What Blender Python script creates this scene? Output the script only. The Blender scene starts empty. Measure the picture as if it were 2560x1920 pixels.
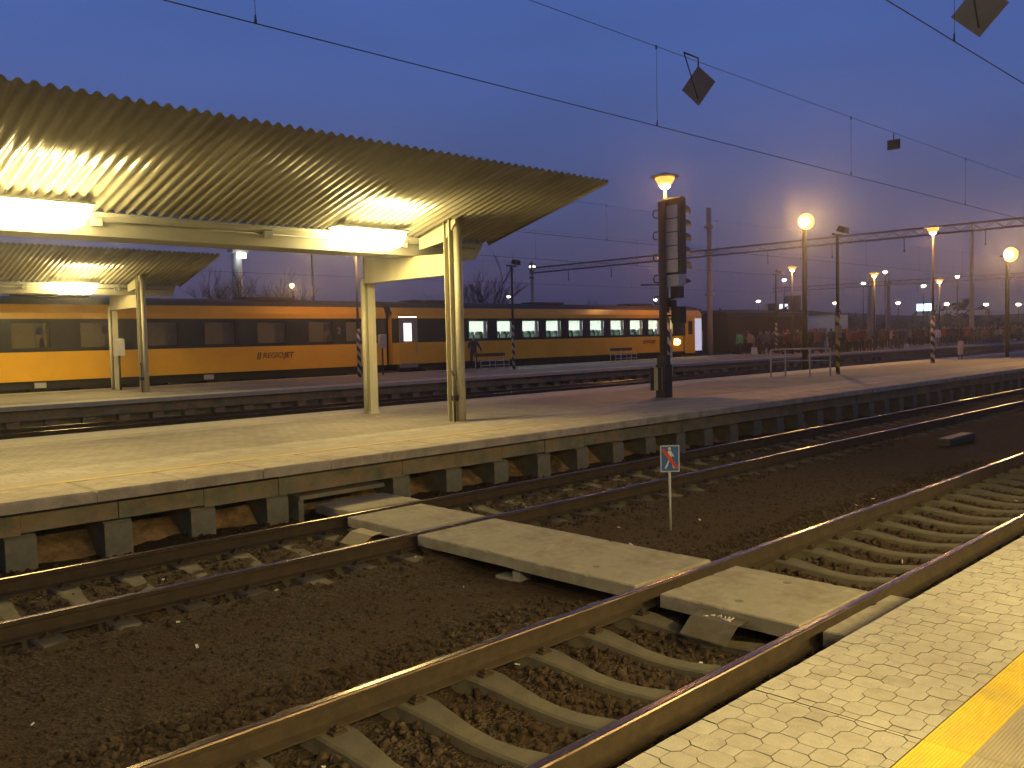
import bpy, bmesh, math, random
import numpy as np
from mathutils import Vector, Matrix
random.seed(7); RNG = np.random.default_rng(7)
rad = math.radians
SC = bpy.context.scene
COL = SC.collection

# ------------------------------------------------------------------ camera
# x runs along the tracks (to the right in the picture), y across them (away from the viewer), z up; rail tops at z = 0
CAM_F, PITCH, ROLL, YAW, CAM_H = 2191.406, rad(2.98721), rad(-1.33142), rad(45.59374), 2.163
fwd = Vector((math.cos(PITCH) * math.cos(YAW), math.cos(PITCH) * math.sin(YAW), -math.sin(PITCH)))
rgt = fwd.cross(Vector((0, 0, 1))).normalized(); upv = rgt.cross(fwd)
r2 = math.cos(ROLL) * rgt + math.sin(ROLL) * upv
u2 = -math.sin(ROLL) * rgt + math.cos(ROLL) * upv
cd = bpy.data.cameras.new('camera'); cam = bpy.data.objects.new('camera', cd); COL.objects.link(cam)
cam.matrix_world = Matrix(((r2.x, u2.x, -fwd.x, 0), (r2.y, u2.y, -fwd.y, 0), (r2.z, u2.z, -fwd.z, CAM_H), (0, 0, 0, 1)))
cd.sensor_width = 36; cd.lens = 36 * CAM_F / 2560; cd.clip_start = .05; cd.clip_end = 4000
SC.camera = cam

# ------------------------------------------------------------------ sky: after sunset, no sun lamp
W = bpy.data.worlds.new('World'); SC.world = W; W.use_nodes = True
wn = W.node_tree.nodes; wl = W.node_tree.links; wn.clear()
SKY_STRENGTH = 1.0                                       # the sky node is very dark with its sun below the horizon
sky = wn.new('ShaderNodeTexSky'); sky.sky_type = 'NISHITA'; sky.sun_disc = False
sky.sun_elevation = rad(-1.0); sky.sun_rotation = rad(200); sky.air_density = 1.0; sky.dust_density = 1.0; sky.ozone_density = 3.0
wtc = wn.new('ShaderNodeTexCoord'); wsx = wn.new('ShaderNodeSeparateXYZ'); wl.new(wtc.outputs['Generated'], wsx.inputs[0])
ramp = wn.new('ShaderNodeValToRGB'); er = ramp.color_ramp                      # the even blue of late dusk, greyer at the horizon
er.elements[0].position = 0.0; er.elements[0].color = (.052, .050, .105, 1)
er.elements[1].position = 1.0; er.elements[1].color = (.010, .018, .055, 1)
e_ = er.elements.new(.12); e_.color = (.062, .080, .205, 1)
e_ = er.elements.new(.30); e_.color = (.066, .118, .37, 1)
e_ = er.elements.new(.46); e_.color = (.060, .116, .385, 1)
e_ = er.elements.new(.66); e_.color = (.018, .032, .10, 1)      # the zenith is already night
wl.new(wsx.outputs['Z'], ramp.inputs[0])
tint = wn.new('ShaderNodeMixRGB'); tint.blend_type = 'MIX'; tint.inputs[0].default_value = .85
bg = wn.new('ShaderNodeBackground'); bg.inputs[1].default_value = SKY_STRENGTH
wo = wn.new('ShaderNodeOutputWorld')
wnz = wn.new('ShaderNodeTexNoise'); wnz.inputs['Scale'].default_value = 2.2; wnz.inputs['Detail'].default_value = 5
wmp = wn.new('ShaderNodeMapping'); wmp.inputs['Scale'].default_value = (1, 1, 4.5); wl.new(wtc.outputs['Generated'], wmp.inputs[0]); wl.new(wmp.outputs[0], wnz.inputs['Vector'])
wmr = wn.new('ShaderNodeMapRange'); wmr.inputs[1].default_value = .3; wmr.inputs[2].default_value = .7; wmr.inputs[3].default_value = .88; wmr.inputs[4].default_value = 1.1; wl.new(wnz.outputs['Fac'], wmr.inputs[0])
wmx = wn.new('ShaderNodeMixRGB'); wmx.blend_type = 'MULTIPLY'; wmx.inputs[0].default_value = 1; wl.new(ramp.outputs[0], wmx.inputs[1]); wl.new(wmr.outputs[0], wmx.inputs[2])
wl.new(sky.outputs[0], tint.inputs[1]); wl.new(wmx.outputs[0], tint.inputs[2]); wl.new(tint.outputs[0], bg.inputs[0]); wl.new(bg.outputs[0], wo.inputs[0])
SC.view_settings.view_transform = 'Standard'; SC.view_settings.look = 'None'
SC.view_settings.exposure = 0.0; SC.view_settings.gamma = 1
SC.cycles.use_denoising = True
SC.cycles.max_bounces = 6; SC.cycles.diffuse_bounces = 3; SC.cycles.glossy_bounces = 3; SC.cycles.volume_bounces = 0
SC.cycles.sample_clamp_indirect = 4.0; SC.cycles.use_light_tree = True

CANOPY_L, SODIUM_L, FLOOD_L = 84.0, 800.0, 2400.0          # lamp radiances
HAZE_DENSITY = .0015

# ------------------------------------------------------------------ materials
MATS = {}
def nodes_of(name):
    m = bpy.data.materials.new(name); m.use_nodes = True
    n = m.node_tree.nodes; l = m.node_tree.links
    return m, n, l, n['Principled BSDF']
def mat(name, c, var=.25, scale=3.0, rough=.75, metal=0.0, bump=.0, bscale=30.0, dirt=None, dscale=.8, damt=.6, spec=.5, stretch=None, coat=0.0, tiles=0):
    """base colour broken up by two noises, optional dirt patches, optional bump"""
    if name in MATS: return MATS[name]
    m, n, l, b = nodes_of(name)
    b.inputs['Roughness'].default_value = rough; b.inputs['Metallic'].default_value = metal
    b.inputs['Specular IOR Level'].default_value = spec; b.inputs['Coat Weight'].default_value = coat
    tc = n.new('ShaderNodeTexCoord'); vec = tc.outputs['Object']
    if stretch:
        mp = n.new('ShaderNodeMapping'); mp.inputs['Scale'].default_value = stretch; l.new(vec, mp.inputs[0]); vec = mp.outputs[0]
    nz = n.new('ShaderNodeTexNoise'); nz.inputs['Scale'].default_value = scale; nz.inputs['Detail'].default_value = 8; nz.inputs['Roughness'].default_value = .65
    l.new(vec, nz.inputs['Vector'])
    rp = n.new('ShaderNodeValToRGB'); rp.color_ramp.elements[0].position = .3; rp.color_ramp.elements[1].position = .72
    lo = [max(0, x * (1 - var)) for x in c]; hi = [min(1, x * (1 + var)) for x in c]
    rp.color_ramp.elements[0].color = (*lo, 1); rp.color_ramp.elements[1].color = (*hi, 1)
    l.new(nz.outputs['Fac'], rp.inputs[0]); out = rp.outputs[0]
    if dirt:
        n2 = n.new('ShaderNodeTexNoise'); n2.inputs['Scale'].default_value = dscale; n2.inputs['Detail'].default_value = 6; n2.inputs['Roughness'].default_value = .7
        l.new(vec, n2.inputs['Vector'])
        r3 = n.new('ShaderNodeValToRGB'); r3.color_ramp.elements[0].position = .45; r3.color_ramp.elements[1].position = .68
        r3.color_ramp.elements[0].color = (0, 0, 0, 1); r3.color_ramp.elements[1].color = (damt, damt, damt, 1)
        l.new(n2.outputs['Fac'], r3.inputs[0])
        mx = n.new('ShaderNodeMixRGB'); mx.inputs[2].default_value = (*dirt, 1)
        l.new(r3.outputs[0], mx.inputs[0]); l.new(out, mx.inputs[1]); out = mx.outputs[0]
    l.new(out, b.inputs['Base Color'])
    if bump:
        n4 = n.new('ShaderNodeTexNoise'); n4.inputs['Scale'].default_value = bscale; n4.inputs['Detail'].default_value = 5
        l.new(vec, n4.inputs['Vector'])
        bp = n.new('ShaderNodeBump'); bp.inputs['Strength'].default_value = bump; bp.inputs['Distance'].default_value = .02
        l.new(n4.outputs['Fac'], bp.inputs['Height']); l.new(bp.outputs[0], b.inputs['Normal'])
    if tiles:
        br = n.new('ShaderNodeTexBrick'); br.inputs['Scale'].default_value = 1; br.inputs['Brick Width'].default_value = tiles; br.inputs['Row Height'].default_value = tiles
        br.inputs['Mortar Size'].default_value = .008; br.inputs['Color1'].default_value = (1, 1, 1, 1); br.inputs['Color2'].default_value = (.86, .86, .86, 1); br.inputs['Mortar'].default_value = (.62, .6, .56, 1)
        l.new(tc.outputs['Object'], br.inputs['Vector'])
        mt = n.new('ShaderNodeMixRGB'); mt.blend_type = 'MULTIPLY'; mt.inputs[0].default_value = 1; l.new(out, mt.inputs[1]); l.new(br.outputs['Color'], mt.inputs[2]); l.new(mt.outputs[0], b.inputs['Base Color'])
    MATS[name] = m; return m
def emit(name, c, s, sample=True):
    if name in MATS: return MATS[name]
    m, n, l, b = nodes_of(name)
    b.inputs['Base Color'].default_value = (.02, .02, .02, 1) if 'bowl' in name else (.8, .8, .8, 1); b.inputs['Emission Color'].default_value = (*c, 1); b.inputs['Emission Strength'].default_value = s
    if not sample: m.cycles.emission_sampling = 'NONE'
    MATS[name] = m; return m
def stripes(name, c1, c2, freq, tilt):
    """painted warning stripes: a saw of object z plus tilt*(x, y)"""
    if name in MATS: return MATS[name]
    m, n, l, b = nodes_of(name); b.inputs['Roughness'].default_value = .6
    tc = n.new('ShaderNodeTexCoord'); d = n.new('ShaderNodeVectorMath'); d.operation = 'DOT_PRODUCT'; d.inputs[1].default_value = tilt
    l.new(tc.outputs['Object'], d.inputs[0])
    a = n.new('ShaderNodeMath'); a.operation = 'MULTIPLY'; a.inputs[1].default_value = freq; l.new(d.outputs['Value'], a.inputs[0])
    f = n.new('ShaderNodeMath'); f.operation = 'FRACT'; l.new(a.outputs[0], f.inputs[0])
    g = n.new('ShaderNodeMath'); g.operation = 'GREATER_THAN'; g.inputs[1].default_value = .5; l.new(f.outputs[0], g.inputs[0])
    nz = n.new('ShaderNodeTexNoise'); nz.inputs['Scale'].default_value = 9; l.new(tc.outputs['Object'], nz.inputs['Vector'])
    mx = n.new('ShaderNodeMixRGB'); mx.inputs[1].default_value = (*c1, 1); mx.inputs[2].default_value = (*c2, 1); l.new(g.outputs[0], mx.inputs[0])
    m2 = n.new('ShaderNodeMixRGB'); m2.blend_type = 'MULTIPLY'; m2.inputs[0].default_value = .5; l.new(mx.outputs[0], m2.inputs[1]); l.new(nz.outputs['Color'], m2.inputs[2])
    l.new(m2.outputs[0], b.inputs['Base Color']); MATS[name] = m; return m

CONC = mat('concrete', (.34, .32, .27), .22, 4, .85, bump=.25, bscale=60, dirt=(.13, .12, .1), dscale=1.6, damt=.55)
SLABM = mat('slab_concrete', (.34, .305, .235), .2, 2.2, .85, bump=.3, bscale=70, dirt=(.15, .125, .085), dscale=1.9, damt=.75)
PAVE = mat('paving_concrete', (.44, .41, .34), .12, 7, .8, bump=.2, bscale=120, dirt=(.35, .31, .25), dscale=1.3, damt=.5)
PAVE_D = mat('worn_asphalt_paving', (.29, .26, .215), .2, 3, .85, bump=.3, bscale=60, dirt=(.17, .15, .125), dscale=.45, damt=.75, tiles=.2)
PAVE_L = mat('pale_strip_paving', (.41, .37, .30), .18, 3, .8, bump=.3, bscale=60, dirt=(.27, .235, .19), dscale=.6, damt=.75, tiles=.3)
PAVE_B = mat('paving_concrete_dull', (.425, .392, .32), .14, 9, .85, bump=.25, bscale=120, dirt=(.3, .27, .21), dscale=1.9, damt=.6)
PAVE_C = mat('paving_concrete_pale', (.455, .425, .35), .12, 9, .8, bump=.2, bscale=120, dirt=(.36, .32, .25), dscale=1.5, damt=.5)
JOINT = mat('paving_joint', (.19, .17, .125), .2, 9, .95)
YEL = mat('yellow_paint', (.74, .53, .05), .12, 6, .6, dirt=(.46, .36, .12), dscale=4, damt=.55)
YELF = mat('faded_yellow_paint', (.52, .41, .17), .15, 6, .7, dirt=(.36, .31, .2), dscale=2, damt=.9)
TACT = mat('ribbed_tile', (.36, .31, .23), .10, 5, .8, bump=.1, bscale=90)
WALLC = mat('wall_concrete', (.20, .195, .145), .4, 2.6, .95, bump=.5, bscale=40, dirt=(.38, .23, .115), dscale=1.7, damt=.9)
PEDM = mat('pedestal_concrete', (.165, .16, .125), .35, 4, .95, bump=.4, bscale=40, dirt=(.42, .26, .14), dscale=2.2, damt=.7)
SAND = mat('sandy_fill', (.34, .21, .11), .5, 6, 1, bump=.6, bscale=40, dirt=(.035, .03, .022), dscale=1.9, damt=.95)
SLEEP = mat('sleeper_concrete', (.122, .106, .073), .25, 5, .95, bump=.3, bscale=70, dirt=(.1, .08, .055), dscale=3, damt=.7)
RUST = mat('rail_rust', (.052, .033, .017), .35, 8, .85, bump=.2, bscale=80, dirt=(.03, .02, .012), dscale=5, damt=.7)
DARKST = mat('dark_steel', (.045, .042, .04), .3, 6, .6, metal=.3)
GUARD = mat('guard_steel', (.16, .14, .105), .3, 7, .6, metal=.35, dirt=(.11, .065, .04), dscale=4)
CREAM = mat('cream_paint', (.47, .44, .31), .10, 4, .5, dirt=(.36, .3, .2), dscale=2.5, damt=.5, stretch=(1, 1, .35))
ROOFP = mat('ribbed_roof_paint', (.29, .28, .22), .16, 3, .26, spec=.6, dirt=(.19, .16, .1), dscale=1.4, damt=.7, stretch=(2.5, .35, .35))
GIRD = mat('girder_paint', (.29, .295, .265), .12, 2, .5, dirt=(.32, .29, .21), dscale=1.2, damt=.5)
GREYM = mat('grey_metal', (.2, .2, .19), .2, 6, .6)
LIGHTM = mat('pale_metal', (.42, .41, .38), .15, 6, .6)
BLACKM = mat('black_metal', (.025, .024, .024), .2, 6, .5)
WIREM = mat('wire_copper', (.03, .028, .03), .1, 6, .6)
COACHY = mat('coach_yellow', (.84, .45, .02), .05, 1.2, .30, coat=.25, dirt=(.56, .28, .015), dscale=.7, damt=.3)
COACHB = mat('coach_window_band', (.028, .028, .027), .2, 2, .22)
COACHR = mat('coach_roof', (.075, .058, .048), .2, 2, .7)
COACHG = mat('coach_grey', (.2, .19, .19), .1, 2, .5)
UNDER = mat('underframe_black', (.022, .02, .018), .3, 4, .8)
INTER = mat('interior_panel', (.55, .58, .5), .06, 2, .6)
BEIGE = mat('interior_beige', (.72, .58, .32), .12, 3, .7)
SEATM = mat('seat_fabric', (.06, .10, .08), .2, 8, .9)
WHITEP = mat('white_paint', (.6, .58, .55), .1, 4, .6)
BARK = mat('bark', (.05, .04, .033), .3, 6, .95)
TWIG = mat('twig', (.045, .037, .035), .3, 6, .95)
SKIN = mat('skin', (.42, .25, .17), .05, 4, .6)
def polish():
    m, n, l, b = nodes_of('polished_rail')
    b.inputs['Metallic'].default_value = .8; b.inputs['Roughness'].default_value = .2
    tc = n.new('ShaderNodeTexCoord'); mp = n.new('ShaderNodeMapping'); mp.inputs['Scale'].default_value = (1.2, 26, 1)
    nz = n.new('ShaderNodeTexNoise'); nz.inputs['Scale'].default_value = 3; nz.inputs['Detail'].default_value = 6
    l.new(tc.outputs['Object'], mp.inputs[0]); l.new(mp.outputs[0], nz.inputs['Vector'])
    rp = n.new('ShaderNodeValToRGB'); rp.color_ramp.elements[0].color = (.085, .055, .042, 1); rp.color_ramp.elements[1].color = (.24, .17, .13, 1)
    l.new(nz.outputs['Fac'], rp.inputs[0]); l.new(rp.outputs[0], b.inputs['Base Color'])
    r2_ = n.new('ShaderNodeMapRange'); r2_.inputs[3].default_value = .13; r2_.inputs[4].default_value = .36
    l.new(nz.outputs['Fac'], r2_.inputs[0]); l.new(r2_.outputs[0], b.inputs['Roughness'])
    return m
RAILTOP = polish()
def gravel_mat(name, c1, c2, c3, vscale, bump):
    m, n, l, b = nodes_of(name); b.inputs['Roughness'].default_value = 1; b.inputs['Specular IOR Level'].default_value = .15
    tc = n.new('ShaderNodeTexCoord')
    v = n.new('ShaderNodeTexVoronoi'); v.inputs['Scale'].default_value = vscale; l.new(tc.outputs['Object'], v.inputs['Vector'])
    nz = n.new('ShaderNodeTexNoise'); nz.inputs['Scale'].default_value = .9; nz.inputs['Detail'].default_value = 8; l.new(tc.outputs['Object'], nz.inputs['Vector'])
    rp = n.new('ShaderNodeValToRGB'); rp.color_ramp.elements[0].color = (*c1, 1); rp.color_ramp.elements[1].color = (*c2, 1)
    sx = n.new('ShaderNodeSeparateColor'); l.new(v.outputs['Color'], sx.inputs[0]); l.new(sx.outputs[0], rp.inputs[0])
    mx = n.new('ShaderNodeMixRGB'); mx.inputs[2].default_value = (*c3, 1); l.new(rp.outputs[0], mx.inputs[1])
    r3 = n.new('ShaderNodeValToRGB'); r3.color_ramp.elements[0].position = .42; r3.color_ramp.elements[1].position = .62; l.new(nz.outputs['Fac'], r3.inputs[0]); l.new(r3.outputs[0], mx.inputs[0])
    l.new(mx.outputs[0], b.inputs['Base Color'])
    bp = n.new('ShaderNodeBump'); bp.inputs['Strength'].default_value = bump; bp.inputs['Distance'].default_value = .03
    l.new(v.outputs['Distance'], bp.inputs['Height']); l.new(bp.outputs[0], b.inputs['Normal']); MATS[name] = m; return m
BED = gravel_mat('track_gravel', (.035, .026, .017), (.09, .064, .042), (.065, .042, .026), 42, .8)
BEDF = gravel_mat('fine_track_gravel', (.05, .032, .02), (.115, .066, .04), (.09, .048, .03), 60, .7)
GROUNDM = gravel_mat('yard_ground', (.03, .024, .018), (.06, .045, .03), (.04, .04, .025), 8, .6)
STONE = gravel_mat('ballast_stone', (.022, .016, .011), (.09, .064, .044), (.045, .03, .02), 25, .2)

# ------------------------------------------------------------------ mesh builder
class MB:
    def __init__(s): s.v = []; s.f = []; s.m = []; s.sm = []
    def add(s, vs, fs, mi=0, smooth=False):
        o = len(s.v); s.v += [tuple(p) for p in vs]
        for f in fs: s.f.append([i + o for i in f]); s.m.append(mi); s.sm.append(smooth)
        return s
    def box(s, x0, x1, y0, y1, z0, z1, mi=0):
        v = [(x0, y0, z0), (x1, y0, z0), (x1, y1, z0), (x0, y1, z0), (x0, y0, z1), (x1, y0, z1), (x1, y1, z1), (x0, y1, z1)]
        return s.add(v, [(0, 3, 2, 1), (4, 5, 6, 7), (0, 1, 5, 4), (1, 2, 6, 5), (2, 3, 7, 6), (3, 0, 4, 7)], mi)
    def cbox(s, x0, x1, y0, y1, z0, z1, c, mi=0):
        """box with a chamfered top edge"""
        v = [(x0, y0, z0), (x1, y0, z0), (x1, y1, z0), (x0, y1, z0), (x0, y0, z1 - c), (x1, y0, z1 - c), (x1, y1, z1 - c), (x0, y1, z1 - c),
             (x0 + c, y0 + c, z1), (x1 - c, y0 + c, z1), (x1 - c, y1 - c, z1), (x0 + c, y1 - c, z1)]
        return s.add(v, [(0, 3, 2, 1), (0, 1, 5, 4), (1, 2, 6, 5), (2, 3, 7, 6), (3, 0, 4, 7), (4, 5, 9, 8), (5, 6, 10, 9), (6, 7, 11, 10), (7, 4, 8, 11), (8, 9, 10, 11)], mi)
    def tube(s, pts, r, n=8, mi=0, cap=True):
        pts = [Vector(p) for p in pts]; rs = r if isinstance(r, (list, tuple)) else [r] * len(pts)
        rings = []
        for i, p in enumerate(pts):
            a = pts[max(i - 1, 0)]; b = pts[min(i + 1, len(pts) - 1)]; d = (b - a).normalized()
            u = d.cross(Vector((0, 0, 1)) if abs(d.z) < .9 else Vector((1, 0, 0))).normalized(); w = d.cross(u)
            rings.append([p + rs[i] * (math.cos(2 * math.pi * k / n) * u + math.sin(2 * math.pi * k / n) * w) for k in range(n)])
        vs = [v for q in rings for v in q]; fs = []
        for i in range(len(pts) - 1):
            for k in range(n): fs.append((i * n + k, i * n + (k + 1) % n, (i + 1) * n + (k + 1) % n, (i + 1) * n + k))
        o = len(s.v); s.add(vs, fs, mi, True)
        if cap: s.f += [[o + k for k in reversed(range(n))], [o + (len(pts) - 1) * n + k for k in range(n)]]; s.m += [mi, mi]; s.sm += [False, False]
        return s
    def lathe(s, prof, c=(0, 0, 0), n=16, mi=0, smooth=True):
        vs = [(c[0] + r * math.cos(2 * math.pi * k / n), c[1] + r * math.sin(2 * math.pi * k / n), c[2] + z) for r, z in prof for k in range(n)]
        fs = [(i * n + k, i * n + (k + 1) % n, (i + 1) * n + (k + 1) % n, (i + 1) * n + k) for i in range(len(prof) - 1) for k in range(n)]
        return s.add(vs, fs, mi, smooth)
    def prism(s, prof, a, b, axis='x', mi=0, caps=True, smooth=False, closed=True):
        """2-D outline swept along an axis. axis x: outline is (y, z); axis y: (x, z); axis z: (x, y)"""
        def P(q, t): return {'x': (t, q[0], q[1]), 'y': (q[0], t, q[1]), 'z': (q[0], q[1], t)}[axis]
        n = len(prof); vs = [P(q, a) for q in prof] + [P(q, b) for q in prof]
        fs = [(k, (k + 1) % n, n + (k + 1) % n, n + k) for k in range(n if closed else n - 1)]
        o = len(s.v); s.add(vs, fs, mi, smooth)
        if caps and closed: s.f += [[o + k for k in reversed(range(n))], [o + n + k for k in range(n)]]; s.m += [mi, mi]; s.sm += [False, False]
        return s
    def xform(s, M, start=0):
        for i in range(start, len(s.v)): s.v[i] = tuple(M @ Vector(s.v[i]))
        return s
    def build(s, name, mats, parent=None, loc=None, rotz=0):
        me = bpy.data.meshes.new(name); me.from_pydata(s.v, [], s.f)
        for q in (mats if isinstance(mats, (list, tuple)) else [mats]): me.materials.append(q)
        me.polygons.foreach_set('material_index', s.m); me.polygons.foreach_set('use_smooth', s.sm)
        bm = bmesh.new(); bm.from_mesh(me); bmesh.ops.recalc_face_normals(bm, faces=bm.faces); bm.to_mesh(me); bm.free()
        return link(name, me, parent, loc, rotz)
def link(name, me, parent=None, loc=None, rotz=0):
    o = bpy.data.objects.new(name, me); COL.objects.link(o)
    if parent: o.parent = parent
    if loc: o.location = loc
    if rotz: o.rotation_euler = (0, 0, rotz)
    return o
def tag(o, label=None, cat=None, group=None, kind=None):
    for k_, v_ in (('label', label), ('category', cat), ('group', group), ('kind', kind)):
        if v_: o[k_] = v_
    return o
def thing(name, label, cat, loc=(0, 0, 0), rotz=0, group=None):
    o = bpy.data.objects.new(name, None); COL.objects.link(o); o.location = loc; o.rotation_euler = (0, 0, rotz); o.empty_display_size = .2
    return tag(o, label, cat, group)
def dup(root, loc, label=None, rotz=None, group=None, scale=None):
    r = root.copy(); COL.objects.link(r); r.location = loc
    if rotz is not None: r.rotation_euler = (0, 0, rotz)
    if scale: r.scale = scale
    tag(r, label, None, group)
    for ch in list(root.children):
        c = ch.copy(); COL.objects.link(c); c.parent = r
        for g in list(ch.children):
            d = g.copy(); COL.objects.link(d); d.parent = c
    return r

Z = .55                                                  # platform height over the rails
# ================================================================== THE SETTING
MB().add([(-300, -250, -.62), (500, -250, -.62), (500, 450, -.62), (-300, 450, -.62)], [(0, 1, 2, 3)]).build('ground', GROUNDM)['kind'] = 'structure'

def fbm(x, y):
    s = 0
    for a, fq, p in ((.5, .9, .3), (.3, 2.1, 1.7), (.2, 4.7, 4.1)):
        s = s + a * np.sin(fq * x + p + 1.3 * np.sin(fq * .7 * y + p)) * np.cos(fq * 1.1 * y - p + np.sin(fq * .8 * x))
    return s
def bed_height(x, y):
    """ballast surface around the two near tracks"""
    h = -.235 + .018 * fbm(x * 1.4, y * 1.4)
    for c in (3.797, 8.545):
        d = np.abs(y - c)
        h = h + .036 * np.exp(-((d - .48) / .3) ** 2) - .008 * np.exp(-(d / .3) ** 2)
        h = h - .035 * np.exp(-((d - .75) / .1) ** 2)                         # swept out beneath the rails
        h = h - .05 * np.clip((d - 1.35) / .5, 0, 1)
    h = h + .052 * np.exp(-((y - 8.545) / 1.5) ** 6) * (np.abs(np.abs(y - 8.545) - .7535) > .16)
    h = h + .05 * np.clip((np.abs(y - 8.545) - .95) / .12, 0, 1) * np.clip((1.75 - np.abs(y - 8.545)) / .3, 0, 1)
    h = h + (.06 + .05 * np.sin(x * 2.3) * np.sin(x * .9 + 1)) * np.clip((y - 10.05) / .6, 0, 1)
    h = h + .075 * np.exp(-((y - 6.15) / .9) ** 2)                            # heaped between the tracks
    return h
def bed_sheet(name, x0, x1, y0, y1, dx, dy, m):
    xs = np.arange(x0, x1 + dx / 2, dx); ys = np.arange(y0, y1 + dy / 2, dy)
    X, Y = np.meshgrid(xs, ys); H = bed_height(X, Y) + RNG.normal(0, .006, X.shape)
    nx = len(xs); vs = np.stack([X.ravel(), Y.ravel(), H.ravel()], 1)
    fs = [(j * nx + i, j * nx + i + 1, (j + 1) * nx + i + 1, (j + 1) * nx + i) for j in range(len(ys) - 1) for i in range(nx - 1)]
    b = MB(); b.add(vs.tolist(), fs, 0, True); o = b.build(name, m); o['kind'] = 'structure'; return o
bed_sheet('track_bed', -8, 26, 1.9, 10.9, .09, .09, BED)
bed_sheet('track_bed_beyond', 26, 180, 1.9, 10.9, .8, .3, BED)
b = MB(); b.add([(-20, 17.2, -.3), (180, 17.2, -.3), (180, 28.2, -.3), (-20, 28.2, -.3)], [(0, 1, 2, 3)]).build('track_bed_middle', BEDF)['kind'] = 'structure'
b = MB(); b.add([(-20, 35.8, -.3), (180, 35.8, -.3), (180, 60, -.3), (-20, 60, -.3)], [(0, 1, 2, 3)]).build('track_bed_far', BEDF)['kind'] = 'structure'

# ballast stones: uncountable
def ballast():
    ico = bmesh.new(); bmesh.ops.create_icosphere(ico, subdivisions=1, radius=1)
    base = np.array([v.co[:] for v in ico.verts]); fc = np.array([[v.index for v in f.verts] for f in ico.faces]); ico.free()
    P = []
    def scatter(n, x0, x1, y0, y1, s0, s1):
        x = x0 + (x1 - x0) * RNG.random(n) ** 1.25; y = RNG.uniform(y0, y1, n); P.append(np.stack([x, y, RNG.uniform(s0, s1, n)], 1))
    scatter(8600, -1.0, 15, 2.35, 5.1, .018, .042)
    scatter(2600, 1.0, 17, 4.9, 5.6, .014, .036)
    scatter(4600, -.5, 19, 7.2, 9.9, .014, .034)
    scatter(2600, 1.0, 15, 5.5, 7.3, .006, .019)
    scatter(900, 2.0, 15, 9.8, 10.7, .02, .045)
    P = np.concatenate(P)
    keep = np.ones(len(P), bool)
    for c in (3.797, 8.545):                                                  # keep rails and sleeper tops clear
        for r in (c - .7535, c + .7535): keep &= np.abs(P[:, 1] - r) > .11
        ph = 5.83 if c < 5 else 4.58
        dx = (P[:, 0] - ph + .3) % .6 - .3
        keep &= ~((np.abs(dx) < .11) & (np.abs(P[:, 1] - c) < 1.27) & (RNG.random(len(P)) < .93))
    keep &= ~((P[:, 0] > 5.93) & (P[:, 0] < 7.3) & (P[:, 1] < 10.4))
    P = P[keep]; n = len(P)
    V = base[None] * (P[:, 2:3, None] * RNG.uniform(.6, 1.25, (n, 1, 3))) * RNG.uniform(.75, 1.2, (n, len(base), 1))
    a = RNG.uniform(0, 6.28, n); t = RNG.uniform(-.7, .7, n)
    x = V[..., 0] * np.cos(t)[:, None] + V[..., 2] * np.sin(t)[:, None]; z = -V[..., 0] * np.sin(t)[:, None] + V[..., 2] * np.cos(t)[:, None]
    X = x * np.cos(a)[:, None] - V[..., 1] * np.sin(a)[:, None] + P[:, 0:1]; Y = x * np.sin(a)[:, None] + V[..., 1] * np.cos(a)[:, None] + P[:, 1:2]
    ZZ = z + bed_height(P[:, 0], P[:, 1])[:, None] + P[:, 2:3] * .25
    vs = np.stack([X, Y, ZZ], -1).reshape(-1, 3); fs = (fc[None] + (np.arange(n) * len(base))[:, None, None]).reshape(-1, 3)
    me = bpy.data.meshes.new('ballast'); me.from_pydata(vs.tolist(), [], fs.tolist()); me.materials.append(STONE)
    tag(link('ballast', me), 'loose brown ballast stones around the sleepers', 'ballast', kind='stuff')
ballast()
b = MB()
for i in range(46):
    x = 1.5 + 12 * random.random() ** 1.3; y = random.choice([random.uniform(2.9, 4.7), random.uniform(4.8, 7.4), random.uniform(7.6, 9.6)]); z = float(bed_height(np.array(x), np.array(y))) + .035
    if 5.9 < x < 7.35: continue
    a = random.uniform(0, 3.14); L = random.uniform(.008, .028); w = random.choice([.004, .005, .011])
    c, s = math.cos(a) * L, math.sin(a) * L; c2, s2 = -math.sin(a) * w, math.cos(a) * w; t = random.uniform(0, .02)
    vs = [(x - c - c2, y - s - s2, z), (x + c - c2, y + s - s2, z + t), (x + c + c2, y + s + s2, z + t), (x - c + c2, y - s + s2, z)]
    b.add(vs + [(p[0], p[1], p[2] + .008) for p in vs], [(0, 1, 2, 3), (4, 5, 6, 7), (0, 1, 5, 4), (1, 2, 6, 5), (2, 3, 7, 6), (3, 0, 4, 7)])
tag(b.build('litter', WHITEP), 'small pale scraps of litter lying among the ballast', 'litter', kind='stuff')

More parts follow.
